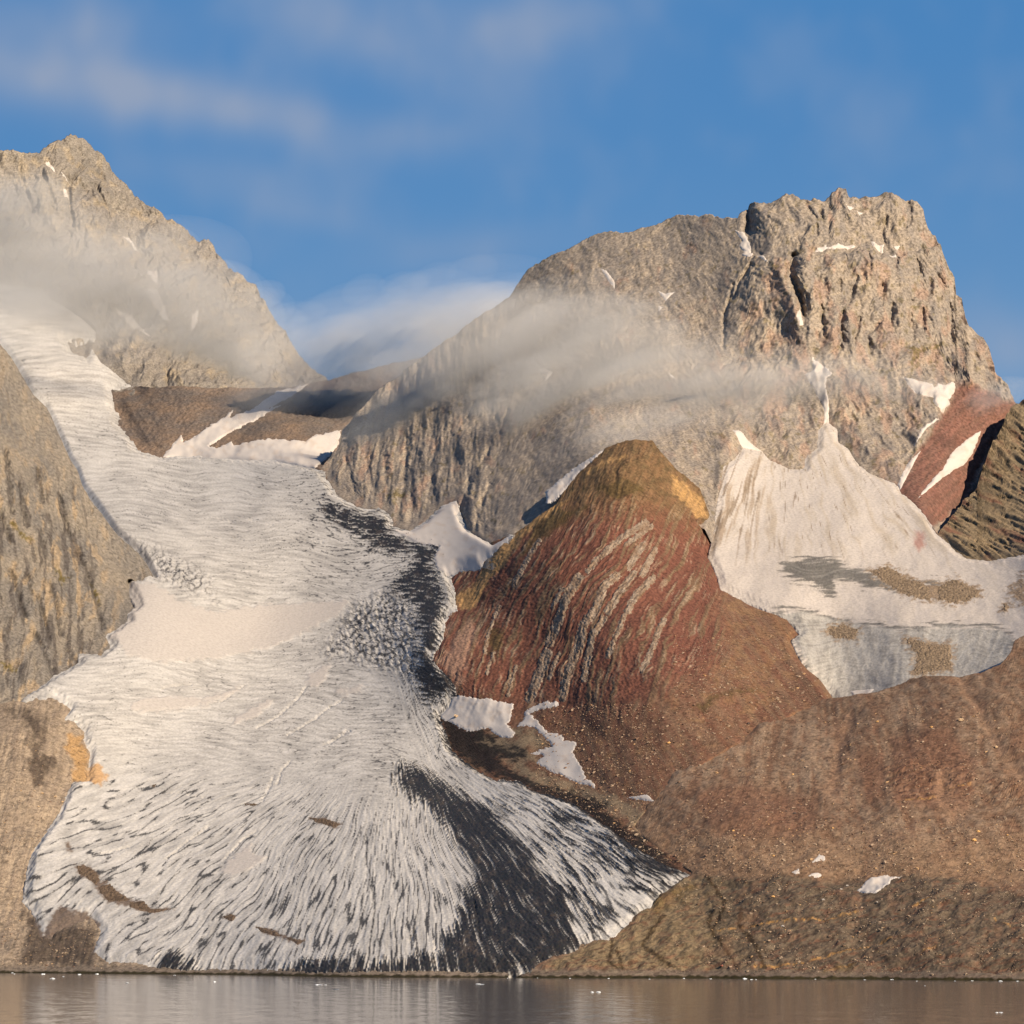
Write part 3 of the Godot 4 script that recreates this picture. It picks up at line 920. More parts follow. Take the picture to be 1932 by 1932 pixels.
func _sky_row(j: int) -> void:
	var w := 2048
	var row := PackedFloat32Array()
	row.resize(w * 3)
	var el := 90.0 - (j + 0.5) * 180.0 / 1024.0
	var t := clampf(el / 90.0, 0.0, 1.0)
	var low := Color8(152, 184, 208).srgb_to_linear()
	var mid := Color8(76, 132, 188).srgb_to_linear()
	var top := Color8(38, 86, 156).srgb_to_linear()
	var base := low.lerp(mid, ss(-2.0, 17.0, el)).lerp(top, ss(14.0, 80.0, el))
	var veil := Color8(158, 168, 188).srgb_to_linear()
	for i in w:
		var az := (i + 0.5) * 360.0 / w
		if az > 180.0:
			az -= 360.0
		var c := base
		if el > -1.0:
			# thin cloud: wisps all round the sky, some of them where the photograph shows them
			var ca := cos(deg_to_rad(az)) * 9.0
			var sa := sin(deg_to_rad(az)) * 9.0
			var n := n5.get_noise_3d(ca * 2.2, el / 3.4, sa * 2.2)
			var f := n5.get_noise_3d(ca * 6.5, el / 1.3 + 9.0, sa * 6.5)
			var k := 0.16 * ss(-0.1, 0.6, n) + 0.07 * ss(0.0, 0.6, f)
			for b in (wisps if absf(az) < 16.0 else []):
				var u: float = (az - b[0]) / b[2]
				var v: float = (el - b[1] - b[5] * (az - b[0])) / b[3]
				var q := u * u + v * v
				if q < 6.0:
					k += b[4] * exp(-q) * (0.9 + 0.25 * f + 0.3 * n)
			c = c.lerp(veil, clampf(k, 0.0, 0.8))
		row[i * 3] = c.r
		row[i * 3 + 1] = c.g
		row[i * 3 + 2] = c.b
	sky_rows[j] = row

func make_sky() -> PanoramaSkyMaterial:
	# [grid x, y, half width, half height (grid units), strength, slant]
	for b in [[100, 150, 300, 62, 0.7, -0.08], [430, 205, 200, 44, 0.6, -0.14], [60, 40, 300, 60, 0.35, 0.0], [620, 40, 190, 80, 0.4, -0.35], [900, 50, 260, 90, 0.3, -0.2], [1080, 20, 200, 60, 0.15, 0.0],
			[560, 400, 140, 30, 0.25, -0.2], [880, 470, 200, 40, 0.25, 0.1], [420, 330, 160, 40, 0.3, -0.1], [1900, 640, 110, 60, 0.4, -0.3], [760, 260, 200, 50, 0.18, 0.0]]:
		var p := at(b[0], b[1], 1000.0) - Vector3(0, CAM_H, 0)
		wisps.append([rad_to_deg(atan2(p.x, -p.z)), rad_to_deg(asin(p.normalized().y)), rad_to_deg(b[2] / F), rad_to_deg(b[3] / F), b[4], b[5]])
	sky_rows.resize(1024)
	WorkerThreadPool.wait_for_group_task_completion(WorkerThreadPool.add_group_task(_sky_row, 1024))
	var all := PackedFloat32Array()
	for r in sky_rows:
		all.append_array(r)
	var m := PanoramaSkyMaterial.new()
	m.panorama = ImageTexture.create_from_image(Image.create_from_data(2048, 1024, false, Image.FORMAT_RGBF, all.to_byte_array()))
	return m

func touching(spots: Array) -> Array:
	# control points where a rock face meets the ice: [x, y, distance of the ice there]
	var out := []
	for i in spots.size() / 3:
		out.append_array([spots[3 * i], spots[3 * i + 1], samp(spots[3 * i + 2], spots[3 * i], spots[3 * i + 1])])
	return out

func fields() -> void:
	var first := spline(trip([
		-60, 1834, 2480, 0, 1834, 2470, 240, 1836, 2400, 472, 1838, 2330, 660, 1842, 2215, 960, 1843, 2190, 1320, 1844, 2160, 1650, 1846, 2105, 1932, 1848.5, 2045, 2000, 1849, 2030,
		500, 1780, 2400, 500, 1700, 2560, 500, 1600, 2760, 500, 1500, 2960, 500, 1400, 3160, 500, 1300, 3380, 500, 1200, 3620, 500, 1100, 3850, 500, 1000, 4130, 450, 900, 4600, 340, 865, 4850, 150, 780, 5150, 80, 680, 5350, 0, 620, 5450, 180, 700, 5330,
		50, 1750, 2580, 50, 1600, 2740, 50, 1500, 2850, 50, 1400, 2980, 60, 1330, 3100, 200, 1270, 3280, 280, 1110, 3640, 250, 1190, 3450, 250, 1600, 2770, 250, 1450, 3050, 150, 1000, 4150,
		700, 1700, 2480, 700, 1550, 2780, 750, 1400, 3080, 760, 1250, 3330, 780, 1120, 3600, 760, 1000, 3950, 640, 900, 4350, 850, 1330, 3120, 860, 1450, 2950, 1000, 1600, 2560, 1000, 1750, 2300, 1200, 1680, 2350, 1300, 1650, 2370, 1100, 1550, 2600, 1000, 1480, 2780,
		880, 1130, 3450, 830, 1250, 3200, 880, 1330, 3080, 1000, 1350, 2970, 1000, 1200, 3170, 950, 1050, 3450, 1100, 1000, 3330, 1180, 870, 3500, 1090, 900, 3560, 1200, 830, 3600, 1200, 1100, 3150, 1200, 1250, 2900, 1200, 1400, 2720, 1100, 1420, 2790, 1240, 1500, 2570,
		1340, 1000, 3480, 1330, 900, 3600, 1420, 1130, 3260, 1500, 1250, 2970, 1560, 1320, 2800, 1350, 1250, 2900, 870, 990, 3820, 800, 960, 4000,
		1400, 1400, 2670, 1600, 1330, 2750, 1800, 1275, 2750, 1932, 1230, 2780, 1600, 1450, 2540, 1800, 1450, 2480, 1932, 1450, 2460, 1350, 1550, 2440, 1600, 1600, 2340, 1800, 1600, 2310, 1932, 1640, 2260, 1750, 1655, 2240, 1450, 1655, 2290, 1750, 1750, 2150, 1450, 1760, 2200, 1932, 1750, 2120]))
	var second := spline(trip([
		1570, 1330, 2960, 1700, 1300, 2900, 1800, 1290, 2880, 1932, 1250, 2850, 1700, 1200, 3080, 1900, 1180, 3050, 1550, 1200, 3170, 1500, 1100, 3310, 1700, 1080, 3330, 1900, 1080, 3250, 1932, 1000, 3330, 1600, 1000, 3480, 1450, 950, 3600,
		1345, 1000, 3490, 1420, 1130, 3270, 1500, 1250, 2985, 1340, 900, 3620, 1700, 950, 3600, 1600, 880, 3750, 1450, 860, 3780, 1550, 800, 3880, 1700, 900, 3700, 1800, 900, 3650]))
	FLD = first.duplicate()
	FLD.append_array(second)
	tasks.append(["bg", trip([
		1540, 700, 4000, 1500, 500, 4130, 1580, 360, 4260, 1450, 370, 4280, 1750, 390, 4260, 1800, 560, 4180, 1870, 700, 4050, 1900, 760, 3950, 1250, 430, 4400, 1050, 490, 4480, 1150, 600, 4250,
		1300, 650, 4130, 1200, 800, 3850, 1050, 700, 4220, 1000, 850, 3950, 850, 800, 4300, 750, 720, 4600, 640, 850, 4480, 1060, 920, 3640, 1130, 850, 3700, 1800, 850, 3830, 1932, 800, 3970, 1932, 920, 3930, 1850, 960, 3790] + touching([
		604, 890, F_B1, 640, 935, F_B1, 700, 965, F_B1, 742, 990, F_B1, 800, 985, F_B1, 860, 950, F_B1, 900, 1012, F_B1, 932, 1030, F_B1, 1352, 960, F_B2, 1385, 862, F_B2, 1450, 868, F_B2, 1500, 884, F_B2, 1520, 862, F_B2, 1570, 840, F_B2, 1620, 880, F_B2, 1690, 914, F_B2, 1740, 945, F_B2])), null])
	tasks.append(["ba", trip([0, 650, 3900, 100, 800, 3850, 200, 980, 3745, 0, 900, 3600, 100, 1050, 3550, 0, 1150, 3330, 200, 1120, 3560] + touching([0, 1325, F_B1, 68, 1308, F_B1, 103, 1275, F_B1, 150, 1242, F_B1, 200, 1210, F_B1, 240, 1165, F_B1, 250, 1110, F_B1, 275, 1110, F_B1, 293, 1106, F_B1])), null])
	tasks.append(["bf", trip([1932, 760, 3890, 1900, 778, 3870, 1850, 842, 3800, 1805, 930, 3720, 1932, 900, 3690] + touching([1765, 1000, F_B2, 1800, 1005, F_B2, 1830, 1005, F_B2, 1860, 1050, F_B2, 1900, 1050, F_B2, 1960, 1040, F_B2])), null])
	tasks.append(["bh", trip([130, 260, 5900, 0, 300, 5800, 300, 480, 5850, 450, 600, 5750, 550, 690, 5700, 500, 740, 5450, 300, 600, 5550, 650, 780, 5600] + touching([-40, 520, F_B1, 0, 535, F_B1, 82, 544, F_B1, 137, 582, F_B1, 181, 630, F_B1, 219, 705, F_B1, 250, 730, F_B1])), null])
	tasks.append(["bi", trip([350, 729, 5140, 500, 733, 5150, 600, 722, 5180, 750, 690, 5200, 900, 640, 5250, 640, 880, 4700, 450, 800, 4990, 620, 830, 4850] + touching([212, 742, F_B1, 218, 775, F_B1, 225, 800, F_B1, 246, 826, F_B1, 258, 850, F_B1, 304, 865, F_B1, 420, 863, F_B1, 520, 868, F_B1])), null])
	# bedding of the red hill: lines traced along the beds, each with its place in the sequence
	var q := PackedVector3Array()
	for l in [[0.0, [1040, 620, 960, 740, 880, 860, 800, 1000]], [1.2, [1260, 560, 1150, 760, 1000, 1000, 890, 1250, 830, 1480]], [2.2, [1480, 600, 1330, 760, 1180, 960, 1080, 1200, 1000, 1450]], [3.0, [1560, 720, 1420, 830, 1300, 1000, 1240, 1200, 1130, 1500]],
			[4.0, [1760, 560, 1620, 820, 1520, 900, 1400, 1200, 1310, 1520]], [4.7, [1850, 600, 1720, 820, 1600, 950, 1480, 1200, 1430, 1430]], [5.4, [1930, 620, 1830, 800, 1700, 1000, 1560, 1300]], [6.4, [2050, 800, 1930, 1000, 1800, 1300, 1720, 1480]], [8.0, [2250, 900, 2150, 1200, 2000, 1500]]]:
		for p in pts("c5", l[1]):
			q.append(Vector3(p.x, p.y, l[0]))
	tasks.append(["psi", q, null])
	tasks.append(["ice", [pts("o", [-90, 500, 0, 535, 82, 544, 99, 565, 137, 582, 164, 599, 181, 619, 178, 647, 167, 636, 150, 636, 123, 640, 137, 667, 164, 678, 174, 660, 191, 684, 219, 705, 239, 722, 255, 731, 210, 737, 215, 770, 227, 790, 222, 801, 246, 824, 258, 849, 304, 864, 330, 858, 420, 862, 520, 868, 590, 882,
		613, 890, 614, 903, 624, 915, 634, 932, 664, 952, 692, 962, 716, 959, 733, 969, 741, 983, 740, 993, 774, 1002, 800, 985, 835, 955, 860, 945, 880, 1000, 930, 1030, 960, 1010, 968, 1010, 941, 1038, 917, 1055, 907, 1072, 897, 1075, 866, 1079, 849, 1089, 860, 1120, 862, 1150, 840, 1170,
		835, 1205, 818, 1232, 815, 1246, 858, 1294, 859, 1311, 850, 1340, 832, 1357, 841, 1384, 852, 1418, 880, 1442, 903, 1456, 934, 1473, 982, 1477, 1006, 1494, 1050, 1507, 1091, 1524, 1126, 1548, 1160, 1572, 1194, 1600, 1228, 1620, 1259, 1637, 1310, 1652,
		1290, 1662, 1240, 1685, 1235, 1705, 1190, 1745, 1150, 1770, 1100, 1785, 1060, 1800, 1035, 1815, 1000, 1833, 840, 1829, 600, 1832, 470, 1829, 350, 1828, 310, 1821, 200, 1819, 171, 1798, 188, 1757, 171, 1733, 113, 1760, 99, 1777, 72, 1767, 61, 1716, 44, 1702, 48, 1665, 56, 1613, 79, 1579, 106, 1545, 116, 1518, 137, 1477,
		164, 1473, 164, 1449, 167, 1422, 159, 1408, 157, 1384, 143, 1371, 120, 1360, 130, 1340, 103, 1323, 68, 1316, 40, 1320, 60, 1306, 103, 1275, 120, 1267, 149, 1250, 150, 1234, 191, 1236, 208, 1222, 198, 1200, 222, 1186, 241, 1173, 239, 1159, 258, 1147, 243, 1120, 236, 1090, 262, 1092,
		240, 1066, 190, 1035, 120, 960, 40, 840, -90, 780])], null, 60.0, false])
	tasks.append(["cliff_foot", [pts("o", [-90, 1330, 0, 1325, 68, 1308, 103, 1275, 120, 1267, 149, 1250, 150, 1234, 191, 1236, 208, 1222, 198, 1200, 222, 1186, 241, 1173, 239, 1159, 258, 1147, 247, 1120, 245, 1099, 262, 1108, 290, 1125, 340, 1150, 340, 1400, -90, 1400])], null, 60.0, false])
	tasks.append(["behind", [pts("o", [-90, 520, 0, 648, 20, 672, 40, 705, 62, 745, 88, 768, 104, 802, 118, 833, 132, 867, 145, 887, 157, 921, 181, 952, 205, 986, 219, 1007, 239, 1024, 260, 1041, 277, 1062, 289, 1086, 293, 1094, 270, 1078, 230, 1048, 100, 960, -90, 860])], null, 40.0, false])
	tasks.append(["cirque", [pts("c6", [1215, 320, 1080, 270, 1020, 220, 960, 130, 910, 100, 905, 20, 840, -20, 795, 30, 790, 130, 720, 190, 720, 240, 640, 240, 520, 190, 490, 150, 380, 120, 330, 190, 270, 230, 260, 330, 240, 430, 230, 500, 215, 620, 190, 720, 240, 830, 260, 910, 400, 975, 560, 1040, 650, 1080, 700, 1150, 650, 1190, 700, 1290, 760, 1360,
		820, 1420, 870, 1490, 900, 1560, 960, 1620, 1300, 1540, 1600, 1500, 1800, 1450, 1900, 1330, 2100, 1300, 2100, 690, 1932, 715, 1840, 735, 1760, 752, 1700, 745, 1620, 735, 1560, 700, 1520, 660, 1450, 600, 1390, 510, 1330, 440, 1250, 370, 1240, 340])], null, 60.0, false])
	tasks.append(["moraine", [pts("o", [1190, 1560, 1272, 1466, 1350, 1425, 1504, 1340, 1569, 1322, 1620, 1290, 2036, 1190, 2036, 1900, 900, 1900, 1000, 1833, 1050, 1800, 1235, 1705, 1310, 1650])], null, 60.0, false])
	tasks.append(["bend", [pts("o", [775, 1130, 790, 1200, 800, 1260, 832, 1350, 862, 1420, 920, 1470, 1000, 1500])], null, 100.0, true])
	tasks.append(["serac", [pts("d2", [440, 430, 640, 330, 830, 380, 900, 520, 930, 700, 900, 880, 940, 1060, 860, 1050, 760, 1000, 560, 960, 340, 880, 220, 900, 150, 830, 240, 700, 320, 560]), pts("c4", [640, 620, 820, 760, 900, 900, 1200, 1000, 1150, 860, 900, 720])], null, 40.0, false])
	tasks.append(["snow", [pts("c4", [715, 870, 790, 900, 850, 900, 1000, 1000, 1200, 1060, 1450, 1020, 1932, 1000, 1900, 1060, 1700, 1170, 1500, 1260, 1200, 1320, 900, 1350, 700, 1300, 600, 1180, 720, 1050]), pts("c4", [720, 1560, 900, 1530, 1150, 1540, 1300, 1480, 1320, 1500, 1150, 1580, 900, 1620, 730, 1620]),
		pts("d2", [190, 920, 240, 930, 200, 1000, 190, 1060, 120, 1120, 40, 1090, 60, 1030]), pts("d2", [290, 1130, 370, 1100, 490, 1095, 460, 1140, 320, 1180, 280, 1160]), pts("c7", [1390, 970, 1400, 1040, 1470, 1050, 1420, 1100, 1300, 1150, 1240, 1165, 1225, 1100]), pts("c4", [1440, 1560, 1520, 1540, 1420, 1650, 1280, 1690, 1300, 1650])], null, 40.0, false])
	tasks.append(["calm", [pts("c4", [330, 60, 520, 240, 800, 420, 1400, 460, 1450, 520, 900, 540, 600, 540, 430, 260, 330, 100]), pts("c4", [880, 190, 1700, 190, 1700, 230, 900, 215]), pts("c1", [0, 1000, 500, 1250, 700, 1600, 600, 1800, 300, 1700, 0, 1300])], null, 60.0, false])
	tasks.append(["crev", [pts("c7", [1690, 100, 1660, 150, 1600, 210, 1530, 270, 1420, 330]), pts("c7", [1890, 180, 1820, 215, 1740, 280, 1660, 330, 1580, 375]), pts("c7", [1930, 350, 1840, 400, 1790, 425]), pts("d2", [380, 1430, 300, 1490, 230, 1545]), pts("c7", [900, 690, 990, 690, 1165, 726]), pts("c7", [1440, 740, 1480, 680, 1510, 600]), pts("c7", [1530, 640, 1560, 560, 1600, 520]), pts("c4", [1210, 540, 1290, 560]), pts("c4", [1380, 545, 1500, 575]), pts("c4", [1620, 650, 1780, 675]), pts("c4", [1290, 640, 1340, 660]), pts("c4", [900, 1490, 960, 1470, 1060, 1465]), pts("c4", [1220, 1560, 1300, 1500, 1350, 1470]), pts("c7", [560, 1030, 640, 1010, 730, 990]), pts("c7", [920, 1060, 1040, 960, 1150, 880]), pts("c7", [1240, 1060, 1330, 960, 1420, 900]), pts("d3", [480, 860, 500, 960, 520, 1090]), pts("d3", [100, 1000, 60, 1100]), pts("d3", [220, 1090, 235, 1180])], null, 30.0, true])
	tasks.append(["debris", [pts("c5", [0, 460, 100, 500, 280, 530, 350, 580, 330, 640, 420, 680, 520, 710, 620, 700, 600, 760, 560, 800, 600, 840, 590, 890, 620, 940, 650, 1000, 640, 1080, 600, 1150, 620, 1230, 560, 1280, 590, 1330, 700, 1410, 720, 1480, 580, 1540, 500, 1400, 530, 1280, 510, 1100, 480, 1000, 400, 950, 430, 870, 510, 800, 500, 740, 380, 730, 260, 700, 240, 640, 120, 580, 0, 500]),
		pts("d3", [0, 0, 140, 20, 300, 100, 420, 190, 560, 260, 700, 410, 820, 560, 940, 720, 1020, 830, 1060, 900, 1150, 1090, 1020, 1180, 860, 1250, 500, 1290, 240, 1290, 280, 1170, 340, 1030, 430, 840, 440, 740, 540, 690, 500, 620, 400, 500, 320, 390, 200, 260, 60, 170, 0, 130]),
		pts("c8", [640, 250, 740, 300, 850, 370, 1000, 500, 1080, 590, 1300, 640, 1450, 740, 1600, 850, 1800, 990, 1932, 1090, 1932, 1140, 1830, 1120, 1700, 1000, 1500, 830, 1300, 690, 1080, 625, 940, 580, 850, 520, 760, 490, 690, 400]), pts("c7", [870, 1640, 900, 1580, 1000, 1580, 1010, 1630, 1090, 1640]), pts("c7", [1600, 1650, 1750, 1600, 1932, 1590, 1932, 1650]), pts("c8", [0, 1600, 200, 1620, 400, 1630, 600, 1600, 640, 1660, 0, 1650])], null, 60.0, false])  # final outline: the front's black undercut, its shade put into the debris colour
	tasks.append(["lobe", [pts("d3", [420, 120, 700, 150, 1000, 160, 1300, 280, 1600, 480, 1870, 650, 1680, 800, 1500, 960, 1200, 1090, 1060, 940, 900, 700, 700, 440, 560, 260])], null, 60.0, false])
	tasks.append(["brown_core", [pts("d3", [380, 400, 500, 500, 640, 620, 780, 780, 700, 760, 560, 720, 480, 620, 440, 520]), pts("d3", [300, 1100, 420, 1000, 560, 1100, 700, 1200, 400, 1260])], null, 40.0, false])
	tasks.append(["brown", [pts("c7", [415, 1095, 470, 1090, 540, 1130, 550, 1175, 610, 1185, 580, 1210, 640, 1220, 720, 1270, 800, 1290, 830, 1315, 970, 1315, 860, 1340, 780, 1330, 710, 1310, 600, 1285, 540, 1235, 500, 1180, 430, 1145]), pts("c7", [1225, 1355, 1270, 1342, 1305, 1355, 1280, 1390]), pts("c7", [1410, 1410, 1500, 1420, 1590, 1465, 1690, 1490, 1640, 1510, 1540, 1470, 1440, 1440]), pts("c7", [360, 980, 385, 960, 400, 1030, 370, 1020]),
		pts("c7", [800, 660, 860, 645, 850, 658]), pts("c7", [1350, 750, 1420, 755, 1400, 765, 1350, 762]), pts("c7", [1700, 830, 1800, 835, 1890, 870, 1860, 890, 1740, 855]), pts("c7", [120, 1310, 200, 1340, 240, 1440, 320, 1300, 420, 1330, 470, 1320, 560, 1390, 520, 1560, 580, 1620, 100, 1620])], null, 30.0, false])
	tasks.append(["ochre_ice", [pts("c7", [370, 330, 450, 340, 465, 400, 490, 450, 480, 520, 545, 525, 600, 610, 550, 650, 480, 620, 390, 580, 400, 480, 360, 400])], null, 30.0, false])
	tasks.append(["grey_ice", [pts("c6", [580, 800, 680, 745, 900, 750, 980, 800, 1100, 840, 1250, 900, 1450, 870, 1480, 940, 1200, 930, 1000, 900, 890, 880, 880, 975, 760, 900, 640, 870])], null, 40.0, false])
	tasks.append(["ice_wall", [pts("c6", [560, 1030, 700, 1030, 900, 1080, 1250, 1140, 1500, 1110, 1800, 1130, 1880, 1190, 1870, 1300, 1700, 1420, 1300, 1600, 900, 1600, 760, 1380, 640, 1190])], null, 40.0, false])
	tasks.append(["gravel", [pts("c6", [1070, 820, 1180, 790, 1260, 840, 1420, 900, 1560, 860, 1700, 930, 1690, 970, 1560, 1010, 1420, 990, 1300, 970, 1150, 890]), pts("c6", [830, 1140, 930, 1110, 1030, 1150, 1000, 1210, 880, 1200]), pts("c6", [1250, 1180, 1400, 1220, 1540, 1230, 1540, 1380, 1300, 1420, 1330, 1300]), pts("c6", [1840, 930, 1932, 830, 1960, 1020, 1880, 1000]), pts("c6", [1800, 1040, 1830, 990, 1860, 1010, 1830, 1055])], null, 40.0, false])
	tasks.append(["red_wash", [pts("c6", [1330, 600, 1380, 600, 1390, 680, 1350, 720, 1320, 680])], null, 30.0, false])
	tasks.append(["gully", [pts("d4", [535, 600, 520, 700, 495, 800, 540, 900, 580, 1000, 595, 1120]), pts("d4", [180, 240, 185, 420])], null, 40.0, true])
	tasks.append(["crack", [pts("d4", [740, 270, 748, 330]), pts("d4", [640, 230, 700, 330, 710, 450]), pts("d4", [1090, 640, 1120, 700]), pts("d4", [1480, 660, 1510, 760]), pts("d4", [1650, 780, 1690, 850]), pts("d4", [1250, 330, 1220, 420, 1240, 500]), pts("d4", [1420, 220, 1440, 340, 1400, 420]), pts("d4", [630, 950, 640, 1060]), pts("d4", [990, 1320, 1005, 1250, 1035, 1170]), pts("d4", [1180, 1180, 1100, 1260]), pts("d4", [1290, 1040, 1280, 1150]), pts("d4", [1520, 1080, 1530, 1200]), pts("d4", [1740, 1000, 1750, 1300]), pts("d4", [60, 960, 110, 830, 200, 700]),
		pts("c2", [590, 1450, 570, 1690]), pts("c2", [650, 1050, 650, 1230]), pts("c2", [960, 1250, 920, 1330]), pts("c2", [1150, 1300, 1110, 1390]), pts("c2", [1050, 1500, 1000, 1600]), pts("c2", [1080, 1330, 1110, 1450]), pts("c2", [480, 1560, 470, 1700]), pts("c2", [380, 1600, 390, 1710]), pts("c2", [930, 1680, 900, 1800]), pts("c2", [250, 1560, 300, 1740]), pts("d4", [1010, 820, 975, 940, 950, 1010]), pts("d4", [910, 1080, 890, 1180, 900, 1280, 890, 1380]), pts("d4", [885, 830, 890, 900]), pts("d4", [1040, 1120, 1010, 1220]), pts("d4", [1330, 640, 1310, 720]), pts("d4", [740, 1050, 760, 1280]), pts("d4", [1210, 880, 1230, 940]), pts("d4", [1410, 930, 1440, 1000]), pts("d4", [1110, 1290, 1120, 1390]), pts("d4", [1430, 1100, 1450, 1280]), pts("c3", [430, 640, 380, 800, 380, 960]), pts("c5", [910, 330, 840, 480, 830, 580]), pts("c5", [800, 320, 740, 480, 800, 580]), pts("c5", [250, 170, 230, 330]), pts("c5", [330, 180, 340, 300]), pts("c5", [480, 60, 440, 280])], null, 40.0, true])
	ledge_line = pts("d4", [560, 620, 700, 600, 900, 605, 1150, 600, 1300, 640, 1660, 520])
	tasks.append(["rib", [pts("d4", [610, 680, 650, 1000, 650, 1300]), pts("d4", [830, 680, 840, 1000, 830, 1300]), pts("d4", [1140, 740, 1110, 980, 1090, 1060]), pts("d4", [1350, 600, 1380, 900, 1350, 1250]), pts("d4", [1600, 580, 1650, 900, 1620, 1250]), pts("d4", [270, 260, 300, 420]), pts("d4", [980, 1000, 960, 1200, 1000, 1400]), pts("d4", [420, 760, 500, 1000, 600, 1300]), pts("c2", [700, 1500, 650, 1800]), pts("c2", [850, 1250, 880, 1500]), pts("c2", [1000, 1640, 960, 1850]), pts("c2", [330, 1450, 330, 1700])], null, 50.0, true])
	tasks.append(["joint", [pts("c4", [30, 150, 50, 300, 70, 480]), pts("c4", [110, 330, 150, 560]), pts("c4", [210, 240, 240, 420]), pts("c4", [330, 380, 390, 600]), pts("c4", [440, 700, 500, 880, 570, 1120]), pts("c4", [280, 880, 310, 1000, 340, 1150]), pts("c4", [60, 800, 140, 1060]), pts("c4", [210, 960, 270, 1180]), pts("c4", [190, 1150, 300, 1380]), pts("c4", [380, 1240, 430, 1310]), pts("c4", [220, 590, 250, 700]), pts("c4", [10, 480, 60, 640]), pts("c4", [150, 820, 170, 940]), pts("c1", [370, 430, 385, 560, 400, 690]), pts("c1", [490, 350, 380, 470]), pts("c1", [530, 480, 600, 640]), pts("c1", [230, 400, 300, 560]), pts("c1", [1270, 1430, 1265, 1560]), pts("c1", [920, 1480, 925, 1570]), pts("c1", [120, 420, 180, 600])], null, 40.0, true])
	tasks.append(["moss", [pts("d4", [1400, 1320, 1500, 1340, 1700, 1310, 1720, 1340, 1600, 1360, 1500, 1400, 1470, 1520, 1430, 1560, 1430, 1420]), pts("d4", [1430, 1040, 1500, 1030, 1480, 1070]), pts("d4", [340, 690, 420, 700, 370, 760]), pts("d4", [1180, 1490, 1290, 1530, 1220, 1560]), pts("d4", [735, 1060, 760, 1060, 750, 1120]), pts("d4", [1600, 1460, 1640, 1440, 1610, 1560]),
		pts("c4", [30, 520, 70, 540, 110, 590, 180, 640, 150, 650, 90, 600, 60, 560]), pts("c4", [310, 770, 340, 830, 390, 830, 340, 880, 310, 840]), pts("c4", [500, 880, 540, 930, 560, 1010, 540, 970]), pts("c4", [0, 1310, 60, 1330, 90, 1370, 30, 1360]), pts("c5", [330, 380, 470, 350, 440, 400, 350, 410])], null, 30.0, false])
	tasks.append(["red_slope", [pts("c3", [1580, 1140, 1700, 1170, 1800, 1200, 1885, 1240, 1850, 1350, 1700, 1600, 1600, 1800, 1400, 1932, 1290, 1740, 1270, 1680, 1340, 1560, 1420, 1440, 1520, 1290])], null, 40.0, false])
	tasks.append(["olive", [pts("c5", [1490, 340, 1600, 300, 1720, 300, 1780, 360, 1700, 400, 1560, 420]), pts("c5", [880, 1100, 960, 1090, 1000, 1180, 960, 1280, 890, 1270]), pts("c5", [1150, 500, 1300, 460, 1500, 430, 1250, 600, 1080, 760]), pts("c9", [100, 180, 220, 110, 330, 80, 420, 70, 500, 100, 380, 110, 250, 130, 150, 220])], null, 40.0, false])
	tasks.append(["ochre", [pts("c5", [735, 950, 840, 870, 890, 740, 960, 690, 1040, 600, 1210, 480, 1280, 430, 1300, 440, 1100, 590, 990, 760, 900, 860, 850, 960, 800, 1020, 740, 1000]), pts("c5", [1440, 250, 1560, 190, 1660, 175, 1560, 210, 1460, 275]), pts("c6", [0, 280, 80, 340, 160, 420, 175, 510, 130, 510, 60, 420, 0, 370])], null, 30.0, false])
	tasks.append(["pale_scree", [pts("c5", [620, 1300, 700, 1180, 790, 1060, 830, 1080, 850, 1200, 790, 1300, 760, 1440, 720, 1450]), pts("c5", [700, 1090, 640, 1110, 660, 1180, 760, 1080])], null, 40.0, false])
	tasks.append(["grey_scree", [pts("c8", [850, 310, 960, 330, 1050, 360, 1000, 290, 1150, 300, 1250, 390, 1130, 420, 1200, 480, 1100, 490, 1250, 560, 1500, 640, 1700, 700, 1860, 830, 1932, 900, 1932, 1000, 1800, 940, 1600, 780, 1400, 680, 1100, 600, 1000, 480, 820, 380])], null, 40.0, false])
	tasks.append(["black_bank", [pts("c8", [640, 240, 740, 300, 850, 330, 930, 350, 820, 370, 900, 400, 1090, 440, 1060, 460, 920, 430, 980, 520, 1050, 560, 1150, 620, 1350, 660, 1540, 730, 1480, 750, 1600, 830, 1800, 960, 1932, 1060, 1932, 1100, 1700, 980, 1400, 730, 1080, 610, 850, 500, 700, 400])], null, 40.0, false])
	tasks.append(["dark_left", [pts("c7", [0, 180, 60, 170, 140, 190, 240, 220, 260, 300, 230, 420, 280, 430, 350, 480, 250, 600, 190, 620, 130, 500, 160, 420, 140, 300, 60, 210, 0, 230]), pts("c7", [120, 1260, 140, 1260, 200, 1340, 280, 1400, 520, 1380, 560, 1620, 100, 1610, 130, 1450])], null, 40.0, false])
	tasks.append(["hummock", [pts("c9", [-160, 1160, 100, 1120, 430, 1110, 600, 1105, 760, 1130, 1000, 1130, 1150, 1110, 1350, 1095, 1550, 1110, 1700, 1150, 1932, 1220, 2150, 1260, 2150, 1750, -900, 1750, -700, 1600, -300, 1400])], null, 70.0, false])
	tasks.append(["runnel", [pts("c9", [970, 230, 960, 300, 900, 430, 900, 560, 870, 660]), pts("c9", [1590, 30, 1700, 220, 1800, 400, 1932, 580]), pts("c9", [1490, 560, 1480, 680, 1560, 780])], null, 40.0, true])
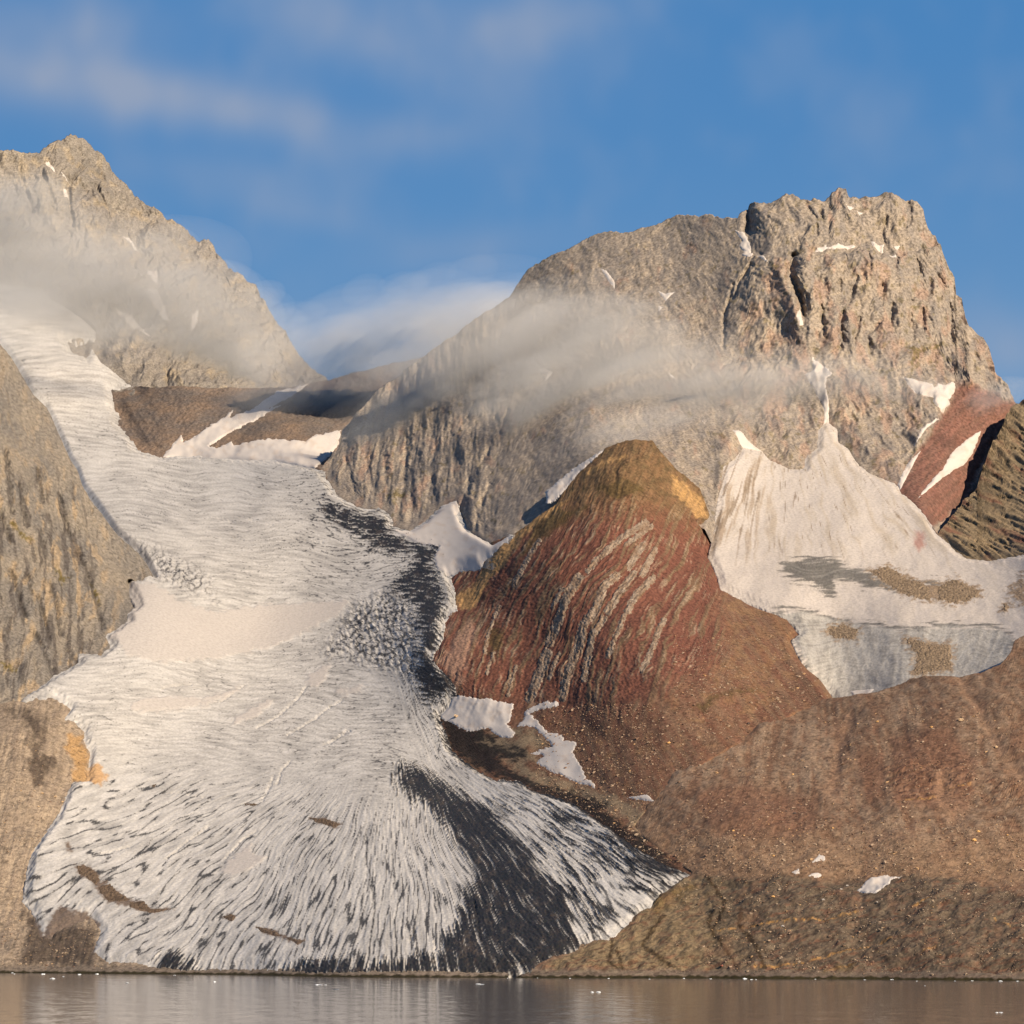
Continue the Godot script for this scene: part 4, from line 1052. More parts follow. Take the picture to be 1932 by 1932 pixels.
	tasks.append(["pale_run", [pts("c9", [630, 280, 760, 250, 860, 300, 850, 420, 830, 600, 700, 660, 630, 560, 640, 420]), pts("c9", [1180, 150, 1290, 60, 1310, 200, 1260, 320, 1180, 260]), pts("c9", [850, 660, 930, 560, 1040, 640, 1070, 780, 900, 800]), pts("c9", [60, 900, 300, 950, 700, 970, 1200, 800, 1500, 880, 1932, 1000, 1932, 1120, 1500, 1060, 900, 1080, 300, 1070, 120, 1020]), pts("c9", [-20, 560, 120, 500, 300, 400, 560, 300, 540, 360, 260, 520, 20, 640])], null, 40.0, false])
	tasks.append(["rusty", [pts("c9", [100, 650, 400, 600, 780, 680, 800, 880, 500, 930, 200, 880]), pts("c9", [1000, 450, 1170, 420, 1180, 700, 1040, 740]), pts("c9", [1180, 330, 1500, 300, 1680, 460, 1640, 760, 1200, 740]), pts("c9", [900, 240, 990, 230, 960, 400, 890, 520])], null, 40.0, false])
	tasks.append(["ledges", [pts("c9", [1160, 490, 1560, 470, 1660, 560, 1660, 660, 1250, 720, 1170, 620]), pts("c9", [1700, 560, 1932, 600, 1932, 720, 1760, 720])], null, 40.0, false])
	tasks.append(["vein", [pts("c9", [240, 1420, 550, 1355, 860, 1345, 1020, 1310]), pts("c9", [750, 1575, 900, 1540, 1200, 1468]), pts("c9", [440, 1620, 600, 1600, 720, 1580]), pts("c9", [1240, 715, 1380, 690, 1440, 675]), pts("c9", [1490, 635, 1560, 620, 1650, 603]), pts("c9", [1310, 1280, 1420, 1230]), pts("c9", [830, 1640, 980, 1605]), pts("c9", [1370, 1540, 1450, 1510]), pts("c9", [1750, 1330, 1870, 1400])], null, 20.0, true])
	tasks.append(["stream", [pts("c9", [180, 1130, 240, 1200, 280, 1240, 260, 1330, 210, 1420, 270, 1500, 320, 1580, 360, 1640]), pts("c9", [210, 1310, 190, 1370, 215, 1420]), pts("c9", [370, 1300, 360, 1380, 440, 1480, 500, 1620]), pts("d3", [1370, 1080, 1340, 1200, 1420, 1260]), pts("d3", [1400, 1120, 1440, 1270]), pts("d3", [1600, 1020, 1560, 1080, 1700, 1200, 1840, 1280]), pts("d3", [1700, 900, 1640, 980, 1600, 1020])], null, 30.0, true])
	tasks.append(["mossy", [pts("c9", [-100, 1210, 60, 1170, 130, 1170, 60, 1240, -80, 1320, -150, 1330]), pts("c9", [750, 1640, 1000, 1600, 980, 1660, 800, 1680])], null, 30.0, false])
	WorkerThreadPool.wait_for_group_task_completion(WorkerThreadPool.add_group_task(_field, tasks.size(), -1, true))
	var got := {}
	got.b1 = first
	got.b2 = second
	for t in tasks:
		got[t[0]] = t[2]
	FLD = PackedFloat32Array()
	for f in FIELDS:
		FLD.append_array(got[f])

func _ready() -> void:
	# camera
	var pitch := atan((1765.0 - 966.0) / F)
	cp = cos(pitch)
	sp = sin(pitch)
	var cam := Camera3D.new()
	cam.name = "camera"
	cam.position = Vector3(0, CAM_H, 0)
	cam.rotation.x = pitch
	cam.fov = rad_to_deg(2.0 * atan(966.0 / F))
	cam.near = 1.0
	cam.far = 30000.0
	add_child(cam)
	rng.seed = 11
	n1 = noise(FastNoiseLite.TYPE_SIMPLEX_SMOOTH, FastNoiseLite.FRACTAL_NONE, 1, 3)
	n3 = noise(FastNoiseLite.TYPE_SIMPLEX_SMOOTH, FastNoiseLite.FRACTAL_FBM, 3, 5)
	n5 = noise(FastNoiseLite.TYPE_SIMPLEX_SMOOTH, FastNoiseLite.FRACTAL_FBM, 4, 9, 0.55)
	nr = noise(FastNoiseLite.TYPE_SIMPLEX_SMOOTH, FastNoiseLite.FRACTAL_RIDGED, 3, 21)
	nr2 = noise(FastNoiseLite.TYPE_SIMPLEX_SMOOTH, FastNoiseLite.FRACTAL_RIDGED, 4, 33)
	nc = noise(FastNoiseLite.TYPE_CELLULAR, FastNoiseLite.FRACTAL_NONE, 1, 41)
	nc.cellular_return_type = FastNoiseLite.RETURN_CELL_VALUE
	nv = noise(FastNoiseLite.TYPE_CELLULAR, FastNoiseLite.FRACTAL_NONE, 1, 45)
	nv.cellular_return_type = FastNoiseLite.RETURN_DISTANCE
	# sky and sun: low, over the right shoulder
	var env := Environment.new()
	env.background_mode = Environment.BG_SKY
	env.sky = Sky.new()
	env.sky.sky_material = make_sky()
	env.tonemap_mode = Environment.TONE_MAPPER_LINEAR
	env.tonemap_exposure = 2.1
	env.background_energy_multiplier = 1.0 / 2.1
	env.volumetric_fog_enabled = true
	env.volumetric_fog_density = 0.0
	env.sdfgi_enabled = true
	env.ssao_enabled = true
	env.ssil_enabled = true
	var we := WorldEnvironment.new()
	we.name = "environment"
	we.environment = env
	add_child(we)
	var sun := DirectionalLight3D.new()
	sun.name = "sun"
	sun.light_energy = 1.5
	sun.light_color = Color(1.0, 0.935, 0.83)
	sun.light_angular_distance = 0.5
	sun.shadow_enabled = true
	var az := deg_to_rad(36.0)
	var el := deg_to_rad(26.0)
	sun.look_at_from_position(Vector3(sin(az) * cos(el), sin(el), cos(az) * cos(el)), Vector3.ZERO)
	add_child(sun)
	material("rock", 0.95, 0.2, 0.55, false, 20.0)
	material("scree", 0.95, 0.2, 0.55, true, 16.0, 110.0)
	material("ice", 0.7, 0.3, 0.84, false, 20.0)
	material("snow", 0.8, 0.3)
	material("stone", 0.9, 0.2)
	fields()
	water()
	landforms()
	snow_and_ribs()
	stones()
	boulders()
	floes()
	clouds()

func landforms() -> void:
	var o: Node
	o = terrain("far_mountain", FAR, -60, 700, pts("c1", [-180, 300, 0, 292, 100, 288, 215, 275, 260, 240, 320, 218, 370, 207, 450, 207, 490, 235, 520, 275, 575, 310, 610, 360, 660, 420, 730, 490, 780, 550, 860, 610, 920, 665, 1000, 700, 1040, 705, 1100, 775, 1150, 770, 1190, 830, 1250, 900, 1290, 960, 1340, 990, 1370, 1025, 1410, 1025, 1440, 1100, 1490, 1160, 1530, 1220, 1570, 1260, 1590, 1320, 1640, 1380, 1750, 1500, 2050, 1750]),
		pts("o", [-60, 600, 60, 640, 250, 760, 700, 800]), 1.0, -1, 2.0)
	tag(o, "tall pointed grey mountain behind the head of the glacier, its foot in mist", "mountain", "", "structure")
	o = terrain("back_ridge", BACK, 190, 960, pts("o", [190, 742, 210, 736, 240, 731, 350, 729, 500, 733, 550, 731, 600, 721, 680, 700, 800, 672, 960, 640]), pts("o", [190, 800, 240, 870, 330, 890, 640, 905, 960, 905]), 0.6)
	tag(o, "flat-topped dark brown ridge between the far mountain and the glacier's upper basin", "ridge", "", "structure")
	o = terrain("rocky_peak", PEAK, 596, 2000, pts("o", [596, 895, 604, 884, 622, 863, 639, 839, 646, 809, 662, 792, 692, 761, 703, 745, 747, 710, 785, 682, 850, 637, 921, 583, 962, 559, 980, 532, 993, 511, 1010, 498, 1041, 481, 1072, 470, 1099, 453, 1127, 441, 1152, 436, 1171, 440, 1198, 436, 1207, 431,
		1226, 427, 1248, 420, 1263, 409, 1288, 405, 1318, 407, 1336, 404, 1365, 411, 1392, 410, 1395, 400, 1411, 394, 1414, 381, 1431, 378.5, 1453, 378, 1482, 362, 1497, 365, 1511, 371.6, 1537, 370.5, 1555, 372, 1573, 361, 1584, 355, 1595, 358, 1600, 372, 1624, 374, 1646, 372, 1663, 366, 1690, 371.6, 1712, 378, 1730, 381.5, 1741, 394, 1745, 412.5, 1752, 427, 1767, 442, 1774, 460, 1781.5, 482, 1792, 507.5, 1801.6, 526, 1803.4, 555, 1814, 562, 1821.7, 599, 1827, 617, 1843.6, 632, 1854.5, 642.6, 1865.5, 664.5, 1873, 690, 1876.5, 704.7, 1891, 719, 1902, 734, 1915, 759.5, 1932, 790, 2000, 850]),
		pts("o", [596, 905, 700, 1010, 780, 1045, 930, 1075, 1000, 1015, 1100, 925, 1200, 900, 1330, 1000, 1360, 1060, 1450, 980, 1600, 970, 1700, 1030, 1800, 1040, 2000, 1040]), 1.0, -1, 2.2)
	tag(o, "broad rocky peak with a square grey-brown tower and steep gullies, above the red hill", "mountain", "", "structure")
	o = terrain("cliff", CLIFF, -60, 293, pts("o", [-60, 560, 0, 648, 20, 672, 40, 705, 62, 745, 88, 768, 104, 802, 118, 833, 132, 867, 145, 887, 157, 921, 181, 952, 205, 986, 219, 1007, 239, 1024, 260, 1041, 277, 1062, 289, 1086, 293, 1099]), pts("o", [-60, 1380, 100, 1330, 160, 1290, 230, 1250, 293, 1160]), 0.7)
	tag(o, "streaked grey and tan rock cliff that falls to the glacier's edge", "cliff", "", "structure")
	o = terrain("rock_spur", SPUR, 1768, 2000, pts("c3", [1480, 1932, 1500, 1900, 1560, 1830, 1620, 1745, 1690, 1690, 1715, 1590, 1760, 1470, 1800, 1400, 1840, 1310, 1885, 1250, 1932, 1225, 2120, 1130]), pts("o", [1768, 1070, 1850, 1090, 2000, 1090]), 0.6, -1, 2.0)
	tag(o, "brown spur of thin upright rock beds with dark gaps beside the cirque snow", "rock spur", "", "structure")
	o = terrain("red_hill", RED, 795, 1640, pts("o", [795, 1235, 845, 1090, 868, 1068, 925, 1025, 968, 1007, 989, 993, 1027, 966, 1050, 949, 1081, 894, 1105, 874, 1143, 843, 1180, 830, 1230, 832, 1272, 880, 1320, 920, 1336, 965, 1350, 1010, 1420, 1090, 1500, 1190, 1570, 1285, 1640, 1320]), pts("o", [795, 1370, 830, 1420, 900, 1500, 1000, 1540, 1250, 1660, 1330, 1660, 1380, 1480, 1520, 1400, 1640, 1380]), 0.35)
	tag(o, "rounded red-brown hill of steeply tilted rock beds beside the glacier", "hill", "", "structure")
	o = terrain("moraine_slope", MOR, 880, 2000, pts("o", [880, 1790, 1000, 1765, 1150, 1610, 1225, 1490, 1255, 1432, 1340, 1396, 1490, 1328, 1560, 1320, 1600, 1314, 1647, 1307, 1716, 1280, 1805, 1275, 1853, 1265, 1887, 1253, 1907, 1232, 1914, 1212, 1932, 1202, 2000, 1180]), pts("o", [880, 1862, 2000, 1868]), 0.2, -1, 0.8)
	tag(o, "wide brown scree slope with dark hummocks that runs down to the shore", "scree slope", "", "structure")
	o = terrain("moraine_bank", MORL, -60, 320, pts("o", [-60, 1320, 0, 1318, 100, 1290, 150, 1290, 320, 1460]), pts("o", [-60, 1852, 0, 1852, 320, 1854]), 0.0)
	tag(o, "tan gravel bank along the glacier's edge below the cliff", "gravel bank", "", "structure")
	o = terrain("beach", MORL, 320, 960, pts("o", [320, 1780, 960, 1790]), pts("o", [320, 1854, 960, 1862]), 0.0)
	tag(o, "narrow dark shingle beach in front of the white ice", "beach", "", "structure")
	o = terrain("cirque_glacier", CIRQ, 1318, 2000, pts("o", [1318, 820, 1400, 790, 1700, 790, 1760, 880, 2000, 1000]), pts("o", [1318, 1100, 1420, 1200, 1560, 1360, 1700, 1345, 1900, 1300, 2000, 1270]), 0.0, F_CIRQUE)
	tag(o, "white cirque snowfield with a grey ice wall and gravel below the square tower", "snowfield")
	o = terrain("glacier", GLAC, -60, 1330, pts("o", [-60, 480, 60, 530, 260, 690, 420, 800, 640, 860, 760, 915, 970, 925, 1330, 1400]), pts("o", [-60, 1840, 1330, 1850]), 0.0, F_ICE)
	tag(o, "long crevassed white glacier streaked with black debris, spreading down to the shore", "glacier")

func snow_and_ribs() -> void:
	# [landform, crop, outline, half width for a line, thickness, label]
	var far := "small snow patch on the misty far mountain"
	var tower := "small snow patch on the square rock tower"
	var list := [
		[BACK, "c1", [890, 1975, 960, 1900, 1005, 1835, 1012, 1885, 1060, 1862, 1250, 1740, 1335, 1665, 1270, 1745, 1400, 1700, 1530, 1610, 1710, 1562, 1560, 1668, 1480, 1705, 1555, 1688, 1350, 1795, 1250, 1855, 1160, 1912, 1190, 1925, 1280, 1885, 1290, 1905, 1520, 1862, 1610, 1875, 1690, 1885, 1740, 1850, 1885, 1820, 1870, 1900, 1780, 2000, 1720, 2050, 1600, 2020, 1100, 1995], 3.0, 5.0, "snowfield", "white snow apron with a forked gully at the foot of the dark ridge", ""],
		[GLAC, "c5", [470, 585, 560, 545, 620, 480, 700, 380, 780, 332, 772, 420, 720, 520, 760, 570, 800, 605, 900, 610, 930, 655, 1040, 600, 960, 690, 890, 740, 860, 790, 830, 800, 740, 808, 680, 838, 620, 830, 600, 770, 630, 700, 520, 690, 430, 640, 370, 600], 2.0, 2.0, "snowfield", "smooth white snow tongue between the rock wall and the red hill", ""],
		[RED, "c8", [700, 130, 760, 120, 850, 140, 950, 150, 1045, 160, 1030, 230, 1010, 280, 1050, 330, 1040, 355, 980, 350, 900, 300, 800, 320, 730, 290, 620, 240, 560, 180, 640, 160], 3.5, 1.6, "snow_patch", "white snow bank at the foot of the red rock beds, touching black debris", ""],
		[RED, "c8", [1100, 205, 1160, 170, 1200, 155, 1290, 155, 1280, 180, 1190, 200, 1130, 220, 1200, 290, 1230, 320, 1310, 335, 1320, 365, 1390, 370, 1370, 440, 1420, 520, 1440, 570, 1490, 600, 1490, 625, 1380, 590, 1250, 540, 1160, 490, 1210, 450, 1130, 440, 1180, 420, 1250, 400, 1230, 370, 1160, 300, 1060, 290, 1100, 240], 3.5, 1.6, "snow_patch", "long ragged snow patch down the gully at the foot of the red hill", ""],
		[GLAC, "c8", [830, 505, 960, 535, 1080, 598, 960, 590, 890, 555], 1.5, 2.0, "snow_patch", "thin snow strip on the black debris edge of the glacier", ""],
		[RED, "c8", [1640, 682, 1780, 668, 1830, 705, 1720, 694], 2.0, 2.0, "snow_patch", "small snow strip low on the red-brown scree above the glacier tip", ""],
		[RED, "c5", [1220, 370, 1370, 240, 1480, 170, 1555, 120, 1490, 185, 1400, 265, 1330, 345, 1270, 405, 1225, 432], 2.0, 2.5, "snow_patch", "slanting snow strip along the red hill's upper ridge", ""],
		[MOR, "c9", [1010, 1185, 1080, 1130, 1150, 1105, 1265, 1105, 1200, 1130, 1190, 1160, 1120, 1215, 1060, 1210], 2.0, 1.6, "snow_patch", "leaf-shaped snow patch on the dark hummock of the scree slope", ""],
		[MOR, "c9", [765, 1045, 800, 1008, 838, 1018, 830, 1042], 2.0, 1.2, "snow_patch", "tiny snow patch on the scree above the dark hummocks", "tiny snow patches on the scree"],
		[MOR, "c9", [650, 1098, 690, 1086, 695, 1110, 670, 1112], 1.0, 1.2, "snow_patch", "tiny snow patch on the scree above the dark hummocks", "tiny snow patches on the scree"],
		[MOR, "c9", [742, 1122, 790, 1103, 818, 1115, 800, 1132], 1.0, 1.2, "snow_patch", "tiny snow patch on the scree above the dark hummocks", "tiny snow patches on the scree"],
		[CIRQ, "c6", [970, 1492, 1110, 1470, 1060, 1520, 1000, 1530], 1.0, 1.5, "snow_patch", "snow wedge at the foot of the grey ice wall, behind the scree crest", ""],
		[PEAK, "d4", [80, 420, 150, 435, 180, 490, 200, 530, 195, 570, 220, 600, 205, 635, 165, 645, 130, 620, 150, 580, 110, 550, 130, 500, 100, 460], 2.0, 3.0, "snow_patch", "ragged snow patch in the notch beside the square rock tower", ""],
		[PEAK, "d4", [235, 612, 290, 635, 345, 692, 280, 664], 0.5, 2.0, "snow_patch", "thin slanting snow strip below the notch of the rock tower", ""],
		[PEAK, "d4", [695, 568, 730, 535, 780, 528, 810, 545, 870, 518, 920, 518, 1000, 508, 1020, 532, 980, 545, 900, 550, 850, 560, 790, 554, 740, 574], 1.0, 2.5, "snow_patch", "long snow strip on the ledge across the rock tower", ""],
		[PEAK, "d4", [1128, 488, 1180, 518, 1232, 518, 1222, 598, 1150, 548], 0.8, 2.5, "snow_patch", "triangular snow patch at the end of the rock tower's ledge", ""],
		[PEAK, "d4", [1295, 540, 1355, 536, 1332, 568], 0.3, 2.0, "snow_patch", tower, "small snow patches on the rock tower"], [PEAK, "d4", [1265, 625, 1320, 610, 1334, 642, 1290, 644], 0.3, 2.0, "snow_patch", tower, "small snow patches on the rock tower"],
		[PEAK, "d4", [936, 236, 1004, 248, 960, 274], 0.3, 2.0, "snow_patch", tower, "small snow patches on the rock tower"], [PEAK, "d4", [1018, 268, 1070, 278, 1045, 304], 0.3, 2.0, "snow_patch", tower, "small snow patches on the rock tower"],
		[PEAK, "d4", [572, 1085, 600, 1200, 570, 1210, 542, 1135], 0.5, 3.0, "snow_patch", "narrow snow plug at the bottom of the black gully", ""],
		[PEAK, "d4", [670, 1420, 720, 1460, 770, 1500, 800, 1520, 800, 1560, 830, 1560, 780, 1610, 772, 1680, 790, 1760, 800, 1830, 800, 1960, 850, 2030, 740, 2030, 762, 1960, 762, 1850, 740, 1760, 700, 1700, 660, 1620, 610, 1540, 680, 1520], 2.0, 3.0, "snow_patch", "arrow-shaped snow couloir above the cirque snowfield", ""],
		[PEAK, "d4", [1370, 1588, 1500, 1630, 1590, 1645, 1610, 1680, 1640, 1640, 1700, 1645, 1780, 1618, 1772, 1690, 1720, 1760, 1745, 1782, 1670, 1862, 1640, 1832, 1590, 1790, 1610, 1760, 1520, 1745, 1460, 1720], 2.0, 3.0, "snow_patch", "wide ragged snow patch below the mossy rock ledges", ""],
		[PEAK, "c3", [40, 668, 80, 682, 128, 672, 80, 722], 0.5, 2.5, "snow_patch", "small snow patch on the peak's rounded shoulder", "snow patches on the shoulder"], [PEAK, "c3", [42, 744, 64, 756, 44, 778], 0.3, 2.0, "snow_patch", "small snow patch on the peak's rounded shoulder", "snow patches on the shoulder"],
		[PEAK, "c2", [1658, 515, 1692, 528, 1738, 590, 1738, 632, 1700, 582], 0.8, 2.5, "snow_patch", "narrow crooked snow patch high on the peak's shoulder", ""],
		[PEAK, "c2", [1305, 1085, 1340, 1065, 1395, 1095, 1350, 1145, 1360, 1105], 0.8, 2.5, "snow_patch", "hooked snow patch on the peak seen through the cloud", ""],
		[PEAK, "c3", [420, 1400, 470, 1405, 512, 1448, 590, 1500, 480, 1478], 1.0, 3.0, "snow_patch", "snow wedge on the rock above the corner of the cirque snowfield", ""],
		[PEAK, "c3", [1445, 1362, 1495, 1338, 1425, 1392, 1362, 1472, 1398, 1392], 0.5, 2.5, "snow_patch", "thin snow strip beside the red slope under the peak", ""],
		[PEAK, "c3", [1398, 1492, 1345, 1590, 1292, 1692, 1278, 1665, 1328, 1560], 0.6, 2.5, "snow_patch", "narrow snow strip where grey rock meets the red slope", ""],
		[PEAK, "c3", [1714, 1383, 1668, 1500, 1620, 1570, 1570, 1590, 1450, 1685, 1385, 1735, 1440, 1660, 1510, 1590, 1560, 1500, 1640, 1428], 1.8, 3.0, "snow_patch", "long slanting snow chute across the red slope", ""],
		[PEAK, "c3", [255, 1325, 305, 1368, 280, 1352], 0.3, 2.0, "snow_patch", "hair-thin snow line on the rock under the cloud", ""], [PEAK, "c3", [92, 1082, 142, 1118, 105, 1106], 0.3, 2.0, "snow_patch", "sliver of snow at the cloud's edge on the peak", ""],
		[FAR, "c1", [243, 330, 272, 325, 308, 405, 280, 385], 0.8, 3.0, "snow_patch", far, "snow patches on the far mountain"], [FAR, "c1", [335, 400, 350, 425, 382, 465, 350, 440], 0.5, 3.0, "snow_patch", far, "snow patches on the far mountain"], [FAR, "c1", [350, 492, 372, 498, 380, 535, 352, 525], 0.5, 3.0, "snow_patch", far, "snow patches on the far mountain"],
		[FAR, "c1", [676, 750, 712, 742, 758, 818, 715, 785], 0.8, 3.0, "snow_patch", far, "snow patches on the far mountain"], [FAR, "c1", [802, 935, 866, 928, 872, 1015, 838, 980], 0.8, 3.0, "snow_patch", "hanging snow patch above the long snow gully of the far mountain", ""], [FAR, "c1", [788, 1040, 862, 1028, 905, 1150, 938, 1225, 895, 1210, 840, 1130], 0.8, 3.0, "snow_patch", "long snow gully down the middle of the far mountain", ""],
		[FAR, "c1", [632, 1168, 720, 1198, 838, 1310, 760, 1272, 690, 1232], 0.8, 3.0, "snow_patch", "slanting snow band low on the far mountain above the dark ridge", ""], [FAR, "c1", [1092, 1148, 1090, 1210, 1052, 1275, 1058, 1200], 0.6, 3.0, "snow_patch", "upright snow streak near the far mountain's steep edge", ""],
	]
	for k in list.size():
		var e: Array = list[k]
		var o := sheet(e[5], e[0], pts(e[1], e[2]), 0.0, e[4], e[3], "snow")
		tag(o, e[6], "snowfield" if e[5] == "snowfield" else "snow patch", e[7])
	# gravel that lies on the ice
	for e in [[420, 1100, 470, 1095, 540, 1135, 550, 1175, 530, 1200, 500, 1178, 435, 1142], [545, 1205, 610, 1190, 640, 1225, 715, 1270, 690, 1282, 600, 1280, 548, 1235], [715, 1285, 790, 1280, 830, 1315, 960, 1316, 860, 1338, 780, 1328, 715, 1308], [1228, 1355, 1270, 1342, 1305, 1355, 1280, 1388], [1412, 1412, 1500, 1422, 1560, 1462, 1530, 1468, 1440, 1440], [1575, 1468, 1660, 1482, 1688, 1492, 1640, 1510], [800, 662, 862, 645, 850, 660], [1350, 750, 1420, 755, 1402, 766, 1352, 763], [1700, 832, 1800, 837, 1885, 868, 1850, 888, 1740, 855]]:
		sheet("debris_patch", GLAC, pts("c7", e), 0.0, 0.9, 2.0, "debris", get_node("glacier"))
	for e in [[1080, 825, 1180, 795, 1250, 840, 1400, 905, 1420, 985, 1300, 965, 1160, 890], [1450, 905, 1560, 868, 1690, 935, 1680, 965, 1560, 1005, 1460, 985], [840, 1140, 930, 1115, 1020, 1150, 990, 1205, 880, 1195], [1270, 1190, 1400, 1225, 1530, 1235, 1530, 1370, 1320, 1400, 1345, 1300], [1810, 1038, 1832, 995, 1855, 1012, 1828, 1050]]:
		sheet("gravel_patch", CIRQ, pts("c6", e), 0.0, 0.9, 5.0, "gravel", get_node("cirque_glacier"))
	# pale beds that stand out of the red hill
	var hill := get_node("red_hill")
	for r in [[[1400, 840, 1330, 960, 1290, 1080, 1240, 1200], 7.0], [[1225, 1260, 1180, 1380, 1130, 1500], 8.5], [[1610, 830, 1540, 890, 1500, 1000], 6.5], [[1480, 1030, 1420, 1120, 1400, 1220], 7.5], [[1390, 1240, 1340, 1360, 1310, 1500], 6.5], [[1700, 820, 1620, 930, 1560, 1030], 6.0], [[1540, 1060, 1470, 1180, 1430, 1400], 5.0],
			[[1810, 840, 1720, 940, 1670, 1030], 5.5], [[1770, 540, 1640, 620, 1530, 720], 5.0], [[1755, 660, 1680, 780], 5.0], [[1820, 690, 1750, 820], 5.0], [[1800, 560, 1660, 660], 3.5], [[1500, 740, 1450, 800], 4.0], [[1180, 640, 1100, 770, 1040, 880], 4.0], [[1870, 1080, 1800, 1240, 1750, 1350], 4.5], [[1650, 1060, 1600, 1180, 1560, 1280], 4.0],
			[[1360, 900, 1300, 920, 1260, 1000], 3.0], [[1290, 1260, 1240, 1400], 3.0], [[1050, 1330, 1010, 1490], 2.6], [[960, 1000, 900, 1150, 880, 1250], 2.6], [[930, 1260, 890, 1370], 2.4]]:
		sheet("rock_rib", RED, pts("c5", r[0]), r[1] * 1.15 + 1.0, 1.6, 3.6, "rock", hill)

func water() -> void:
	var m := StandardMaterial3D.new()
	m.resource_name = "water"
	m.albedo_color = Color(0.3, 0.275, 0.25)
	m.roughness = 0.1
	m.metallic_specular = 0.6
	var big := NoiseTexture2D.new()
	big.width = 512
	big.height = 512
	big.seamless = true
	big.as_normal_map = true
	big.bump_strength = 6.0
	big.noise = noise(FastNoiseLite.TYPE_SIMPLEX_SMOOTH, FastNoiseLite.FRACTAL_FBM, 4, 71)
	big.noise.frequency = 0.02
	m.normal_enabled = true
	m.normal_texture = big
	m.normal_scale = 0.045
	m.uv1_triplanar = true
	m.uv1_world_triplanar = true
	m.uv1_scale = Vector3(1.0 / 120.0, 1.0 / 120.0, 1.0 / 900.0)
	var pl := PlaneMesh.new()
	pl.size = Vector2(9000, 6000)
	pl.material = m
	var o := MeshInstance3D.new()
	o.name = "water"
	o.mesh = pl
	o.position = Vector3(0, 0, -1500)
	add_child(o)
	tag(o, "still grey-brown fjord water in front of the glacier", "water", "", "structure")

func stones() -> void:
	var meshes := []
	for k in 3:
		var l := lump(k + 5, 0.75, 0.7)
		l.surface_set_material(0, mats.stone)
		meshes.append(l)
	# loose stones on the slopes: far too many to count
	var spread := [[MOR, 1270, 1932, 1330, 1840, 11000, "loose brown and ochre stones lying on the scree slope"], [RED, 1010, 1570, 1200, 1640, 7000, "loose rust-coloured stones lying below the red hill"], [MORL, 0, 240, 1400, 1832, 1800, "loose pale stones lying on the gravel bank"]]
	for e in spread:
		var spots := []
		var tints := []
		var tries := 0
		while spots.size() < e[5] and tries < e[5] * 4:
			tries += 1
			var px := rng.randf_range(e[1], e[2])
			var py := rng.randf_range(e[3], e[4])
			if samp(F_ICE, px, py) > -3.0 or samp(F_CIRQUE, px, py) > -3.0:
				continue
			var dens := 0.35 + 0.9 * n3.get_noise_2d(px / 70.0, py / 50.0)
			if e[0] == MOR:
				if py < along(pts("o", [1270, 1460, 1504, 1345, 1600, 1320, 1720, 1290, 1850, 1275, 1932, 1215]), px) + 4.0:
					continue
				dens += 0.5 * ss(1520.0, 1610.0, py) * ss(1660.0, 1640.0, py) - 0.1
			elif e[0] == RED:
				if samp(F_MORAINE, px, py) > -2.0 or py < 1330.0 and px < 1270.0:
					continue
				dens += 0.35
			if rng.randf() > dens:
				continue
			var got := spot(e[0], px, py)
			if got[0].y < 3.0:
				continue
			var size := 0.24 * pow(rng.randf() + 0.02, -0.45) * (0.9 if e[0] == MOR else 1.0)
			spots.append(Transform3D(Basis.from_euler(Vector3(rng.randf() * 0.6, rng.randf() * TAU, rng.randf() * 0.6)).scaled(Vector3(size, size * 0.9, size) * rng.randf_range(0.8, 1.4)), got[0] + Vector3(0, size * 0.15, 0)))
			var c: Color = got[1]
			var ochre := rng.randf()
			var t := Vector3(0.365, 0.229, 0.119) if ochre > 0.92 else Vector3(0.278, 0.208, 0.151) if ochre > 0.4 else Vector3(0.123, 0.076, 0.056)
			tints.append(c.lerp(Color(t.x, t.y, t.z), 0.75))
		var mm := MultiMesh.new()
		mm.transform_format = MultiMesh.TRANSFORM_3D
		mm.use_colors = true
		mm.mesh = meshes[0]
		mm.instance_count = spots.size()
		for i in spots.size():
			mm.set_instance_transform(i, spots[i])
			mm.set_instance_color(i, tints[i])
		var o := MultiMeshInstance3D.new()
		o.name = "loose_stones"
		o.multimesh = mm
		add_child(o, true)
		tag(o, e[6], "stones", "", "stuff")

